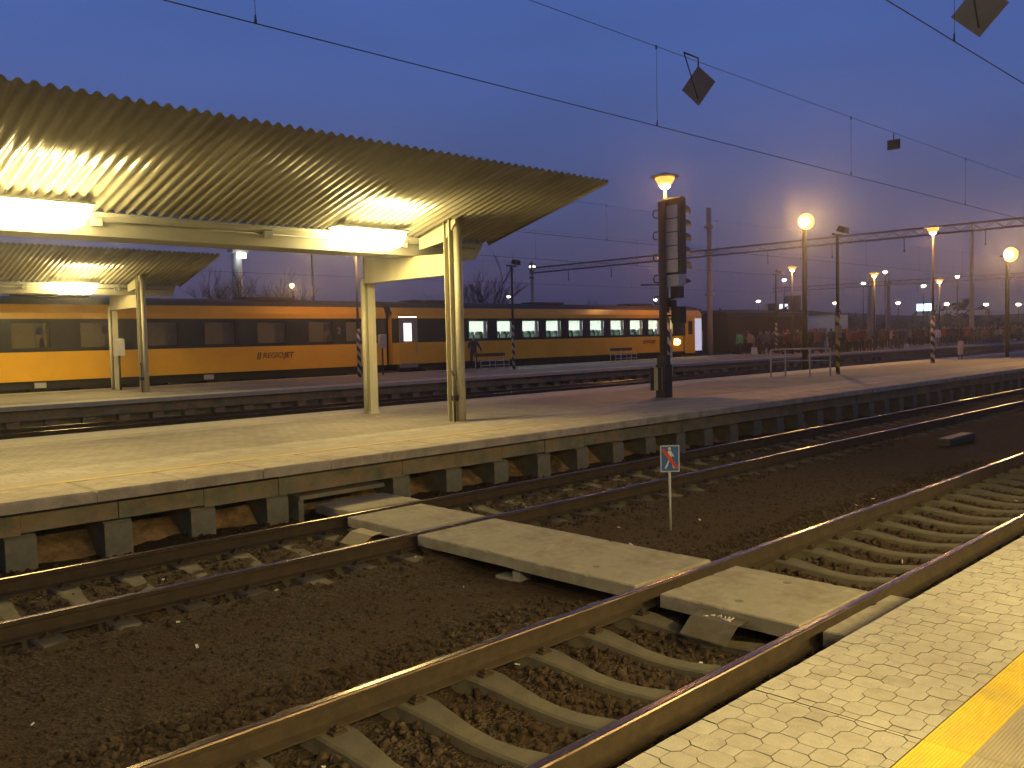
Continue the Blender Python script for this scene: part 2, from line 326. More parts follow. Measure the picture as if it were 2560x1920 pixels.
# ---- platforms
def hex_field(b, x0, x1, y0, y1, z, mi, skipx=()):
    """octagonal stones with small squares between, each a hair below/above its neighbour"""
    g = .0023; P = .1414; t_ = .053; c_ = .70711
    oc = [(P / 2 - g, P / 2 - t_), (P / 2 - t_, P / 2 - g), (-P / 2 + t_, P / 2 - g), (-P / 2 + g, P / 2 - t_), (-P / 2 + g, -P / 2 + t_), (-P / 2 + t_, -P / 2 + g), (P / 2 - t_, -P / 2 + g), (P / 2 - g, -P / 2 + t_)]
    octo = [((a_ + b_) * c_, (b_ - a_) * c_) for a_, b_ in oc]; hs = t_ * .70711 - g * .9
    sq = [(.1 + hs, -hs), (.1 + hs, hs), (.1 - hs, hs), (.1 - hs, -hs)]
    for i in range(int(x0 / .1) - 2, int(x1 / .1) + 3):
        for j in range(int(y0 / .1) - 2, int(y1 / .1) + 3):
          if (i + j) % 2: continue
          for shape in (octo, sq):
            pts = [(i * .1 + p[0], j * .1 + p[1]) for p in shape]
            q = pts
            for ax, lim, sg in ((0, x0, 1), (0, x1, -1), (1, y0, 1), (1, y1, -1)):
                o_ = []
                for k in range(len(q)):
                    p, w = q[k], q[(k + 1) % len(q)]; dp, dw = sg * (p[ax] - lim), sg * (w[ax] - lim)
                    if dp >= 0: o_.append(p)
                    if dp * dw < 0: t = dp / (dp - dw); o_.append((p[0] + (w[0] - p[0]) * t, p[1] + (w[1] - p[1]) * t))
                q = o_
                if not q: break
            if len(q) < 3: continue
            area = sum(q[k][0] * q[(k + 1) % len(q)][1] - q[(k + 1) % len(q)][0] * q[k][1] for k in range(len(q)))
            if abs(area) < .0003: continue
            dz = random.uniform(-.0016, .0016)
            b.add([(p[0], p[1], z + dz) for p in q] , [tuple(range(len(q)))], random.choice([0, 0, 0, 1, 2]))
def near_platform():
    r = thing('near_platform', None, None); r['kind'] = 'structure'; del_cat(r)
    b = MB()
    for k in range(-2, 11):                                                    # edge slabs with thin joints
        x = 3.485 + k * 3.92
        b.cbox(x + .004, x + 3.916, 1.30, 2.045, Z - .14, Z - .006, .012, 0)
    b.build('edge_slab', JOINT, r)
    b = MB()
    for k in range(-2, 11):
        x = 3.485 + k * 3.92
        if k < 4: hex_field(b, x + .004, x + 3.916, 1.302, 2.036, Z, 0)
        else: b.add([(x + .012, 1.302, Z), (x + 3.908, 1.302, Z), (x + 3.908, 2.03, Z), (x + .012, 2.03, Z)], [(0, 1, 2, 3)])
    b.build('octagonal_paving', [PAVE, PAVE_B, PAVE_C], r)
    def ribs(y0, y1, m, name):
        b = MB(); n = int(round((y1 - y0) / .0135)); w = (y1 - y0) / n
        for k in range(-6, 40):
            xa = 3.485 + k * .98
            prof = []
            for i in range(n): prof += [(y0 + i * w + .001, Z - .004), (y0 + i * w + w * .2, Z + .003), (y0 + i * w + w * .72, Z + .003), (y0 + (i + 1) * w - .001, Z - .004)]
            prof += [(y1, Z - .1), (y0, Z - .1)]
            b.prism(prof, xa + .003, xa + .977, 'x')
        b.build(name, m, r)
    ribs(1.115, 1.298, YEL, 'yellow_line'); ribs(.715, 1.113, TACT, 'ribbed_strip')
    b = MB(); b.box(-8, 60, -7, .713, Z - .3, Z - .001); b.build('paving', PAVE, r)
    b = MB(); b.box(-8, 60, -7, 1.75, -.62, Z - .3); b.box(-8, 60, .72, 1.75, Z - .3, Z - .145); b.build('platform_wall', WALLC, r)
    return r
def del_cat(o):
    for k_ in ('label', 'category', 'group'):
        if k_ in o.keys(): del o[k_]
near_platform()

def ped_mesh():
    b = MB(); b.prism([(10.62, -.5), (11.5, -.5), (11.5, .118), (10.66, .118), (10.62, .08)], -.16, .16, 'x'); return b
def middle_platform():
    r = thing('middle_platform', None, None); r['kind'] = 'structure'; del_cat(r)
    X0, X1 = -14, 150
    b = MB(); b2 = MB()
    for k in range(0, 160):
        x = X0 + k * 1.03
        b.cbox(x + .004, x + 1.026, 10.33 + random.uniform(-.008, .014), 11.30, Z - .13, Z - random.uniform(0, .004), .012 + random.uniform(0, .012))
    b.build('edge_slab', mat('edge_slab_concrete', (.44, .38, .28), .22, 5, .85, bump=.4, bscale=50, dirt=(.26, .2, .14), dscale=2.6, damt=.6), r)
    for name, y0, y1, m in (('yellow_line', 11.303, 11.44, YELF), ('ribbed_strip', 11.443, 11.83, TACT), ('pale_paving', 11.833, 12.7, PAVE_L), ('asphalt_paving', 12.703, 16.1, PAVE_D), ('pale_paving', 16.103, 16.62, PAVE_L), ('back_yellow_line', 16.623, 16.75, YELF), ('back_edge_slab', 16.753, 17.70, PAVE)):
        MB().box(X0, X1, y0, y1, Z - .13, Z).build(name, m, r)
    b = MB()
    for k in range(0, 160):                                                    # beam under the overhang, one panel per pedestal pitch
        x = 2.79 - 18 * 1.045 + k * 1.045
        b.box(x + .002 + random.uniform(0, .006), x + 1.042, 10.58 + random.uniform(0, .03), 10.95, .12 + random.choice([0, 0, .01, .03]), Z - .165 - random.choice([0, 0, .01, .035]))
    b.build('wall_panel', WALLC, r)
    MB().box(X0, X1, 10.9, 17.55, Z - .163, Z - .132).build('bedding', DARKST, r)
    MB().box(X0, X1, 12.0, 17.5, -.6, Z - .165).build('core', WALLC, r)
    # the sandy fill that shows in the pockets
    xs = np.arange(X0, 60, .09); prof = [(10.72, -.42), (10.9, -.30), (11.15, -.12), (11.45, .02), (11.9, .08)]
    vs = []; fs = []
    for i, x in enumerate(xs):
        for y, z in prof: vs.append((x, y + .05 * math.sin(x * 5.1), z + .06 * math.sin(x * 3.3 + y * 4) + random.uniform(-.02, .02)))
    n = len(prof)
    for i in range(len(xs) - 1):
        for k in range(n - 1): fs.append((i * n + k, (i + 1) * n + k, (i + 1) * n + k + 1, i * n + k + 1))
    MB().add(vs, fs, 0, True).build('sandy_fill', SAND, r)
    first = None
    for k in range(-4, 84):
        if k == 4: continue                                                    # the wide bay where the crossing starts
        x = 2.79 + k * 1.045
        if first is None: first = ped_mesh().build('pedestal', PEDM, r, (x, 0, 0))
        else:
            c = first.copy(); COL.objects.link(c); c.parent = r; c.location = (x, 0, 0)
    b = MB(); b.box(6.2, 7.62, 10.52, 10.9, .02, .075); b.box(6.2, 6.28, 10.55, 10.9, -.3, .02); b.build('step_slab', WALLC, r)
    return r
middle_platform()
def far_platform():
    r = thing('far_platform', None, None); r['kind'] = 'structure'; del_cat(r)
    X0, X1 = -14, 170
    for name, y0, y1, m in (('edge_slab', 27.6, 28.5, PAVE), ('yellow_line', 28.503, 28.65, YELF), ('asphalt_paving', 28.653, 35.2, PAVE_D), ('back_edge_slab', 35.203, 36.15, PAVE)):
        MB().box(X0, X1, y0, y1, Z - .13, Z).build(name, m, r)
    MB().box(X0, X1, 27.85, 28.2, .1, Z - .165).build('wall_panel', WALLC, r)
    MB().box(X0, X1, 28.2, 36.0, -.6, Z - .135).build('core', WALLC, r)
    b = MB(); b.prism([(27.9, -.5), (28.19, -.5), (28.19, .098), (27.94, .098), (27.9, .07)], -.17, .17, 'x')
    first = None
    for k in range(0, 60):
        x = 5.2 + k * 1.045
        if first is None: first = b.build('pedestal', PEDM, r, (x, 0, 0))
        else:
            c = first.copy(); COL.objects.link(c); c.parent = r; c.location = (x, 0, 0)
far_platform()

# ================================================================== TRACKS
def rail_mesh(x0, x1):
    head = [(-.036, -.012), (-.03, -.0025), (-.02, 0), (.02, 0), (.03, -.0025), (.036, -.012), (.034, -.04), (.009, -.052), (.009, -.145), (.07, -.16), (.07, -.172), (-.07, -.172), (-.07, -.16), (-.009, -.145), (-.009, -.052), (-.034, -.04)]
    b = MB(); b.prism(head, x0, x1, 'x', 1)
    for i in range(5): b.m[i] = 0
    return b
rails = [(3.0435, 'nearer rail of the track beside the octagonal paving, with orange glints', 'rails of the two near tracks'),
         (4.5505, 'farther rail of the near track, bright streak at its left', 'rails of the two near tracks'),
         (7.7915, 'nearer rail of the second track, beyond the loose gravel strip', 'rails of the two near tracks'),
         (9.2985, 'rail running closest under the wall of the middle platform', 'rails of the two near tracks'),
         (25.2, 'dim rail seen over the back edge of the middle platform', 'rails of the hidden tracks'),
         (26.7, 'dim rail at the foot of the far platform wall', 'rails of the hidden tracks')]
rm = None
for y, lb, g in rails:
    if rm is None: ro = rail_mesh(-12, 160).build('rail', [RAILTOP, RUST]); rm = ro
    else: ro = rm.copy(); COL.objects.link(ro)
    ro.location = (0, y, 0); tag(ro, lb, 'rail', g)
def sleeper_mesh():
    secs = [(-1.25, .085, -.215), (-1.2, .11, -.19), (-.95, .12, -.176), (-.6, .12, -.178), (-.42, .10, -.196), (-.2, .082, -.224), (0, .076, -.232)]
    secs = secs + [(-a, w, z) for a, w, z in reversed(secs[:-1])]
    vs = []; fs = []
    for y, w, z in secs: vs += [(-w - .03, y, -.42), (-w, y, z - .012), (-w + .02, y, z), (w - .02, y, z), (w, y, z - .012), (w + .03, y, -.42)]
    n = 6
    for i in range(len(secs) - 1):
        for k in range(n): fs.append((i * n + k, i * n + (k + 1) % n, (i + 1) * n + (k + 1) % n, (i + 1) * n + k))
    fs += [tuple(range(n)), tuple(range((len(secs) - 1) * n, len(secs) * n))]
    return MB().add(vs, fs)
sm = None
def sleepers(y, x0, n, label, group):
    global sm
    for k in range(n):
        if sm is None: o = sleeper_mesh().build('sleeper', SLEEP); sm = o; fasteners(o)
        else:
            o = sm.copy(); COL.objects.link(o)
            for ch in sm.children: c = ch.copy(); COL.objects.link(c); c.parent = o
        o.location = (x0 + .6 * k + random.uniform(-.012, .012), y, 0); o.rotation_euler = (0, 0, random.uniform(-.008, .008)); tag(o, label, 'sleeper', group)
def fasteners(o):
    for s_ in (-1, 1):
        for q in (-1, 1):
            b = MB(); y = s_ * .7535 + q * .1
            b.box(-.05, .05, y - .04, y + .04, -.18, -.162); b.tube([(0, y, -.162), (0, y, -.13)], .014, 6); b.box(-.025, .025, y - .025, y + .025, -.162, -.148)
            b.build('fastener', RUST, o)
sleepers(3.797, 5.83 - .6 * 13, 46, 'grey concrete sleeper with a sagging middle in the near track', 'sleepers of the near track')
sleepers(8.545, 4.58 - .6 * 12, 47, 'concrete sleeper half sunk in gravel in the second track', 'sleepers of the second track')

# crossing slabs over the rails
def slab(x0, x1, y0, y1, z, label, holes, t=.12, joint=None):
    o = thing('crossing_slab', label, 'concrete slab', ((x0 + x1) / 2, (y0 + y1) / 2, z - t), 0, 'slabs of the level crossing')
    cx, cy = o.location.x, o.location.y
    per = []; w, h = x1 - x0, y1 - y0
    for (ax, ay), (bx_, by_) in (((-w / 2, -h / 2), (w / 2, -h / 2)), ((w / 2, -h / 2), (w / 2, h / 2)), ((w / 2, h / 2), (-w / 2, h / 2)), ((-w / 2, h / 2), (-w / 2, -h / 2))):
        m_ = int(max(w, h) / .045)
        for k in range(m_):
            f = k / m_; chip = random.choice([0] * 34 + [.010, .016, .026]); j_ = random.uniform(0, .003) + chip
            px_, py_ = ax + (bx_ - ax) * f, ay + (by_ - ay) * f
            per.append((px_, py_, j_))
    lo_, mid_, top_ = [], [], []
    for px_, py_, j_ in per:
        s1, s2 = 1 - j_ * .5 / (w / 2), 1 - (j_ + .009) / (h / 2)
        lo_.append((px_, py_, 0)); mid_.append((px_ * (1 - j_ * .4), py_ * (1 - j_ * .4), t - .010 - j_ * .5)); top_.append((px_ * (1 - (j_ + .010) / (w / 2)), py_ * (1 - (j_ + .010) / (h / 2)), t))
    n_ = len(per); b = MB(); b.add(lo_ + mid_ + top_, [(k, (k + 1) % n_, n_ + (k + 1) % n_, n_ + k) for k in range(n_)] + [(n_ + k, n_ + (k + 1) % n_, 2 * n_ + (k + 1) % n_, 2 * n_ + k) for k in range(n_)] + [tuple(range(2 * n_, 3 * n_)), tuple(reversed(range(n_)))])
    b.build('slab_panel', SLABM, o)
    if holes:
        b = MB()
        for hx, hy in holes:
            b.lathe([(0.0, .002), (.028, .002), (.034, .0035), (.036, .0005)], (hx - cx, hy - cy, t), 12)
        b.build('lifting_eye', JOINT, o)
    return o
slab(5.96, 7.15, 3.10, 4.36, -.012, 'pale slab lying between the rails of the near track', [(6.2, 3.75), (6.93, 3.72)])
slab(5.98, 7.16, 4.64, 6.14, -.005, 'slab directly behind the far rail of the near track', [(6.25, 5.3)])
slab(6.00, 7.18, 6.15, 7.69, -.005, 'slab in the gravel strip, ending at the second track', [])
slab(6.08, 7.24, 7.90, 9.19, -.012, 'slab lying between the rails of the second track', [])
slab(6.30, 7.42, 9.41, 10.28, -.012, 'last slab of the crossing, under the middle platform wall', [])
slab(5.98, 7.16, 1.76, 2.93, -.012, 'slab half under the edge of the octagonal paving', [])
for x0, y0, w, lb in ((6.02, 6.1, .1, 'stubby concrete support under the middle of the crossing'),):
    b = MB(); b.box(x0, x0 + .16, y0, y0 + .1, -.4, -.158); b.box(x0 + .0, x0 + .16, y0 + .1, y0 + .35, -.4, -.24); tag(b.build('support_block', CONC), lb, 'support')
def guard(y, label, writing):
    o = thing('deflector_plate', label, 'steel plate', (5.95, y, -.06), 0, 'bent guard plates of the crossing')
    prof = [(.0, 0), (-.14, -.012), (-.30, -.115), (-.305, -.123), (-.14, -.02), (.0, -.008)]
    MB().prism(prof, -.21, .21, 'y').build('plate', GUARD, o)
    if writing:
        b = MB(); s_ = [[(-.15, .10), (-.135, .085), (-.13, .07)], [(-.11, .06), (-.09, .03)], [(-.10, .0), (-.06, -.01), (-.1, -.03)], [(-.07, -.05), (-.1, -.065)], [(-.06, -.085), (-.105, -.09), (-.1, -.12), (-.06, -.12)], [(-.12, -.05), (-.125, -.11)], [(-.125, -.13), (-.13, -.09)]]
        for st in s_: b.tube([(p[0] + .03, p[1] + .01, .0045 - abs(p[0] + .03) * .085) for p in st], .006, 5)
        b.build('chalk_scribble', WHITEP, o)
guard(3.74, 'bent steel guard with white scribble at the near slab', True)
guard(8.5, 'plain bent steel guard at the slab of the second track', False)

# little warning sign in the gravel strip
o = thing('warning_sign', 'small blue sign with a crossed-out walking figure on a thin pale pole', 'sign', (8.86, 6.31, -.25), rad(-44.4))
MB().tube([(0, 0, 0), (0, 0, .78)], .014, 8).build('pole', LIGHTM, o)
MB().box(-.12, .12, -.027, -.019, .73, 1.06).build('sign_plate', mat('sign_blue', (.02, .10, .34), .12, 9, .5), o)
b = MB()
for x0, x1, z0, z1 in ((-.116, .116, 1.046, 1.056), (-.116, .116, .734, .744), (-.116, -.106, .744, 1.046), (.106, .116, .744, 1.046)): b.box(x0, x1, -.0285, -.0275, z0, z1)
b.lathe([(.0, -.0005), (.02, -.0005), (.02, .0005), (0, .0005)], (0, 0, 0), 12)
hd = len(b.v) - 48; b.xform(Matrix.Translation((-.005, -.0285, 1.015)) @ Matrix.Rotation(rad(90), 4, 'X'), hd)
def strip(b, pts, w, y):
    for (xa, za), (xb, zb) in zip(pts[:-1], pts[1:]):
        d = Vector((xb - xa, 0, zb - za)).normalized(); nn = Vector((-d.z, 0, d.x)) * w / 2
        q = [Vector((xa, y, za)) - nn, Vector((xb, y, zb)) - nn, Vector((xb, y, zb)) + nn, Vector((xa, y, za)) + nn]
        b.add([tuple(p) for p in q] + [(p.x, y + .0012, p.z) for p in q], [(0, 1, 2, 3), (4, 5, 6, 7), (0, 1, 5, 4), (1, 2, 6, 5), (2, 3, 7, 6), (3, 0, 4, 7)])
strip(b, [(-.002, .99), (0, .90)], .042, -.029); strip(b, [(0, .905), (-.03, .83), (-.058, .775)], .02, -.0292); strip(b, [(.004, .905), (.03, .84), (.05, .775)], .02, -.0294)
strip(b, [(.01, .98), (.045, .92)], .014, -.0296); strip(b, [(-.012, .98), (-.04, .915)], .014, -.0298)
b.build('pictogram', WHITEP, o)
b = MB(); strip(b, [(-.085, 1.01), (.085, .78)], .045, -.032); b.build('red_bar', mat('sign_red', (.5, .05, .02), .15, 9, .5), o)

# ================================================================== CANOPY on the middle platform (origin at its bent, platform level)
CX, CY = 11.4, 14.7
def canopy():
    r = thing('platform_canopy', 'cream ribbed canopy over the middle platform, nearest and largest', 'canopy', (CX, CY, Z), 0, 'ribbed platform canopies')
    xa, xb = -21.0 - .0, 13.12 - CX
    n = int((xb - xa) / .0125); pitch = .167
    def wing(y0, z0, y1, z1, name):
        vs = []; fs = []
        steps = 2
        xs = [xb - i * pitch / 10 for i in range(int((xb - xa) / (pitch / 10)) + 1)]
        prof = [0, .12, .55, .92, 1, 1, .92, .55, .12, 0]                     # one rib, rounded trapezoid
        for i, x in enumerate(xs):
            h = .05 * prof[i % 10]
            vs += [(x, y0, z0 + h), (x, y1, z1 + h), (x, y0, z0 + h + .006), (x, y1, z1 + h + .006)]
        for i in range(len(xs) - 1):
            a, c = i * 4, (i + 1) * 4
            fs += [(a, a + 1, c + 1, c), (a + 2, c + 2, c + 3, a + 3), (a, c, c + 2, a + 2), (a + 1, a + 3, c + 3, c + 1)]
        fs += [(0, 2, 3, 1), tuple(len(vs) - 4 + k for k in (0, 1, 3, 2))]
        return MB().add(vs, fs, 0, True).build(name, ROOFP, r)
    wing(10.7 - CY, 5.085 - Z, 14.05 - CY, 4.235 - Z, 'front_roof_sheet')
    wing(15.35 - CY, 4.235 - Z, 18.7 - CY, 5.085 - Z, 'back_roof_sheet')
    b = MB(); b.prism([(-.62, 4.245 - Z), (-.62, 4.19 - Z), (-.36, 3.905 - Z), (.36, 3.905 - Z), (.62, 4.19 - Z), (.62, 4.245 - Z), (.55, 4.28 - Z), (-.55, 4.28 - Z)], xa, xb - .12, 'x')
    b.build('valley_girder', GIRD, r)
    # end flashing along the gable edge
    for s_, nm in ((1, 'edge_trim'), (-1, 'edge_trim')):
        b = MB(); b.prism([(s_ * (10.68 - CY), 5.13 - Z), (s_ * (10.68 - CY), 5.05 - Z), (s_ * (14.04 - CY), 4.19 - Z), (s_ * (14.04 - CY), 4.29 - Z)], xb + .003, xb + .022, 'x'); b.build(nm, mat('trim_brown', (.14, .11, .075), .2, 4, .6), r)
    # purlin line that closes the ribs at the gutter
    b = MB(); b.box(xa, xb - .02, -.70, -.66, 4.30 - Z, 4.335 - Z); b.build('gutter_angle', GREYM, r)
    for bx in (0.0, -10.2):
        for py, nm in ((-1.52, 'post'), (1.55, 'post')):
            top = (4.62 if py < 0 else 4.16) - Z
            dx = (-.10 if py < 0 else .12) if True else 0
            b = MB(); w = .085 if py < 0 else .075
            b.box(bx + dx - .1, bx + dx + .1, py - w, py - w + .018, 0, top); b.box(bx + dx - .1, bx + dx + .1, py + w - .018, py + w, 0, top); b.box(bx + dx - .012, bx + dx + .012, py - w + .018, py + w - .018, 0, top)
            if py < 0: b.tube([(bx + dx + .06, py - .15, 0), (bx + dx + .06, py - .15, top - .1)], .085, 14)
            else: b.tube([(bx + dx - .17, py, 0), (bx + dx - .17, py, 3.0)], .055, 12); b.box(bx + dx - .13, bx + dx + .13, py - .12, py + .12, 0, .025)
            b.build(nm, CREAM, r)
        b = MB(); b.prism([(-1.43, 3.46 - Z), (1.47, 3.46 - Z), (1.47, 4.02 - Z), (.37, 3.9 - Z), (-.37, 3.9 - Z), (-1.43, 3.86 - Z)], bx - .05, bx + .05, 'x'); b.box(bx - .09, bx + .09, -1.43, 1.47, 3.445 - Z, 3.465 - Z); b.build('cross_beam', CREAM, r)
        for s_ in (-1, 1):
            b = MB(); b.prism([(s_ * .63, 4.0 - Z), (s_ * .63, 4.225 - Z), (s_ * 1.75, 4.505 - Z), (s_ * 1.75, 4.42 - Z), (s_ * 1.42, 4.1 - Z)], bx - .16, bx - .11, 'x'); b.build('rafter', CREAM, r)
    b = MB(); b.tube([(-.21, -1.66, 0), (-.21, -1.66, .9)], .02, 8); b.tube([(-.21, -1.66, .9), (-.21, -1.6, 1.0)], .02, 8); b.box(-.27, -.15, -1.72, -1.62, .42, .52); b.build('cable_conduit', DARKST, r)
    b = MB(); b.box(-.03, .03, -.4, -.3, 4.05 - Z - .55, 3.9 - Z); b.build('cable_drop', CREAM, r)
    MB().tube([(xa, -.57, 4.10 - Z), (xb - .3, -.57, 4.10 - Z)], .016, 6).build('cable_conduit', GREYM, r)
    for q in (-9.4, -6.5, -3.6, -.6): MB().cbox(q, q + .16, -.62, -.53, 4.03 - Z, 4.17 - Z, .015).build('junction_box', GREYM, r)
    return r
canopy1 = canopy()
canopy2 = dup(canopy1, (11.97 + .55, 32.9, Z), 'smaller looking ribbed canopy farther back over the far platform', scale=(1, 1, 1.045))

# fluorescent luminaires under the wing, beside the girder
LUMA = emit('luminaire_glow', (1.0, .765, .29), CANOPY_L)
LUMB = emit('near_luminaire_glow', (1.0, .76, .29), 262.0)
def luminaire(loc, label, glow=LUMA, firsts={}):
    first = firsts.setdefault(glow.name, [])
    if first: return dup(first[0], loc, label)
    r = thing('platform_luminaire', label, 'lamp', loc, 0, 'fluorescent lamps of the canopies'); first.append(r)
    b = MB(); b.prism([(-.19, .20), (.19, .20), (.18, .235), (-.18, .235)], -.80, .80, 'x'); b.build('housing', LIGHTM, r)
    b = MB(); sec = [(-.18, .198), (-.215, .08), (-.20, -.06), (-.12, -.145), (0, -.17), (.12, -.145), (.20, -.06), (.215, .08), (.18, .198)]; n_ = len(sec); vs = []; fs = []
    for i in range(13):
        t = -1 + i / 6; f = max(.12, (1 - abs(t) ** 5) ** .5); vs += [(t * .80, p[0] * (.3 + .7 * f), .198 - (.198 - p[1]) * f) for p in sec]
    for i in range(12):
        for k in range(n_): fs.append((i * n_ + k, i * n_ + (k + 1) % n_, (i + 1) * n_ + (k + 1) % n_, (i + 1) * n_ + k))
    fs += [tuple(range(n_)), tuple(range(12 * n_, 13 * n_))]; b.add(vs, fs, 0, True); b.build('diffuser', glow, r)
    b = MB(); b.tube([(-.5, -.06, .235), (-.5, -.06, .33)], .012, 6); b.build('hanger', GREYM, r); b = MB(); b.tube([(.5, -.06, .235), (.5, -.06, .33)], .012, 6); b.build('hanger', GREYM, r)
    return r
luminaire((9.78, 13.72, 4.06), 'white glowing canopy lamp nearest the two cream posts')
luminaire((3.98, 13.72, 4.06), 'biggest glare, canopy lamp at the left border')
luminaire((-1.8, 13.72, 4.06), 'third lamp of the nearest canopy, left of the border')
luminaire((10.4, 31.9, 4.18), 'smaller white lamp glowing under the farther canopy')
luminaire((4.3, 31.9, 4.18), 'lamp under the farther canopy, hidden by the large glare')
luminaire((-1.8, 31.9, 4.18), 'third lamp of the farther canopy, left of the border')

# unseen canopy added over the viewer: blocks blue sky, carries the lamps
dup(canopy1, (13.0, -1.9, Z), 'unseen ribbed canopy added over the octagonal paving to screen the sky')
luminaire((6.4, -2.88, 4.06), 'long white lamp under the added unseen canopy, right of the viewer', LUMB)
luminaire((.6, -2.88, 4.06), 'long white lamp under the added unseen canopy, over the viewer', LUMB)
luminaire((12.2, -2.88, 4.06), 'long white lamp under the added unseen canopy, at its far end', LUMB)

# ================================================================== RAIL COACHES
FY, BY = 36.5, 39.3                                                            # near and far side of the coaches
TEXTM = mat('lettering_brown', (.09, .05, .03), .1, 9, .5)
def text_mesh(body, size, shear, bold, name, m, parent, loc):
    cu = bpy.data.curves.new('lettering', 'FONT'); cu.body = body; cu.size = size; cu.shear = shear; cu.offset = bold; cu.extrude = .004
    t = bpy.data.objects.new('lettering', cu); COL.objects.link(t)
    bpy.context.view_layer.update()
    me = bpy.data.meshes.new_from_object(t.evaluated_get(bpy.context.evaluated_depsgraph_get())); bpy.data.objects.remove(t)
    me.materials.clear(); me.materials.append(m); me.name = name
    o = link(name, me, parent); o.location = loc; o.rotation_euler = (rad(90), 0, 0)
    return o
def lettering(parent, x, z, s_):
    text_mesh('REGIO', .36 * s_, .18, 0, 'lettering', TEXTM, parent, (x + .26 * s_, -.012, z))
    text_mesh('JET', .36 * s_, .25, .008, 'lettering', TEXTM, parent, (x + 1.34 * s_, -.012, z))
    b = MB()
    for dx in (0, .11):
        b.prism([(x + (dx - .03) * s_, z - .06), (x + (dx + .02) * s_, z - .06), (x + (dx + .09) * s_, z + .27 * s_), (x + (dx + .04) * s_, z + .27 * s_)], -.012, -.004, 'y')
    b.build('logo_bars', TEXTM, parent)
def side(b, x0, x1, z0, z1, openings, y, t, mi=0):
    """a wall in the y plane with rectangular openings cut between z0 and z1"""
    x = x0
    for a, c, za, zb in sorted(openings):
        if a > x: b.box(x, a, y, y + t, z0, z1, mi)
        if za > z0: b.box(a, c, y, y + t, z0, za, mi)
        if zb < z1: b.box(a, c, y, y + t, zb, z1, mi)
        x = c
    if x < x1: b.box(x, x1, y, y + t, z0, z1, mi)
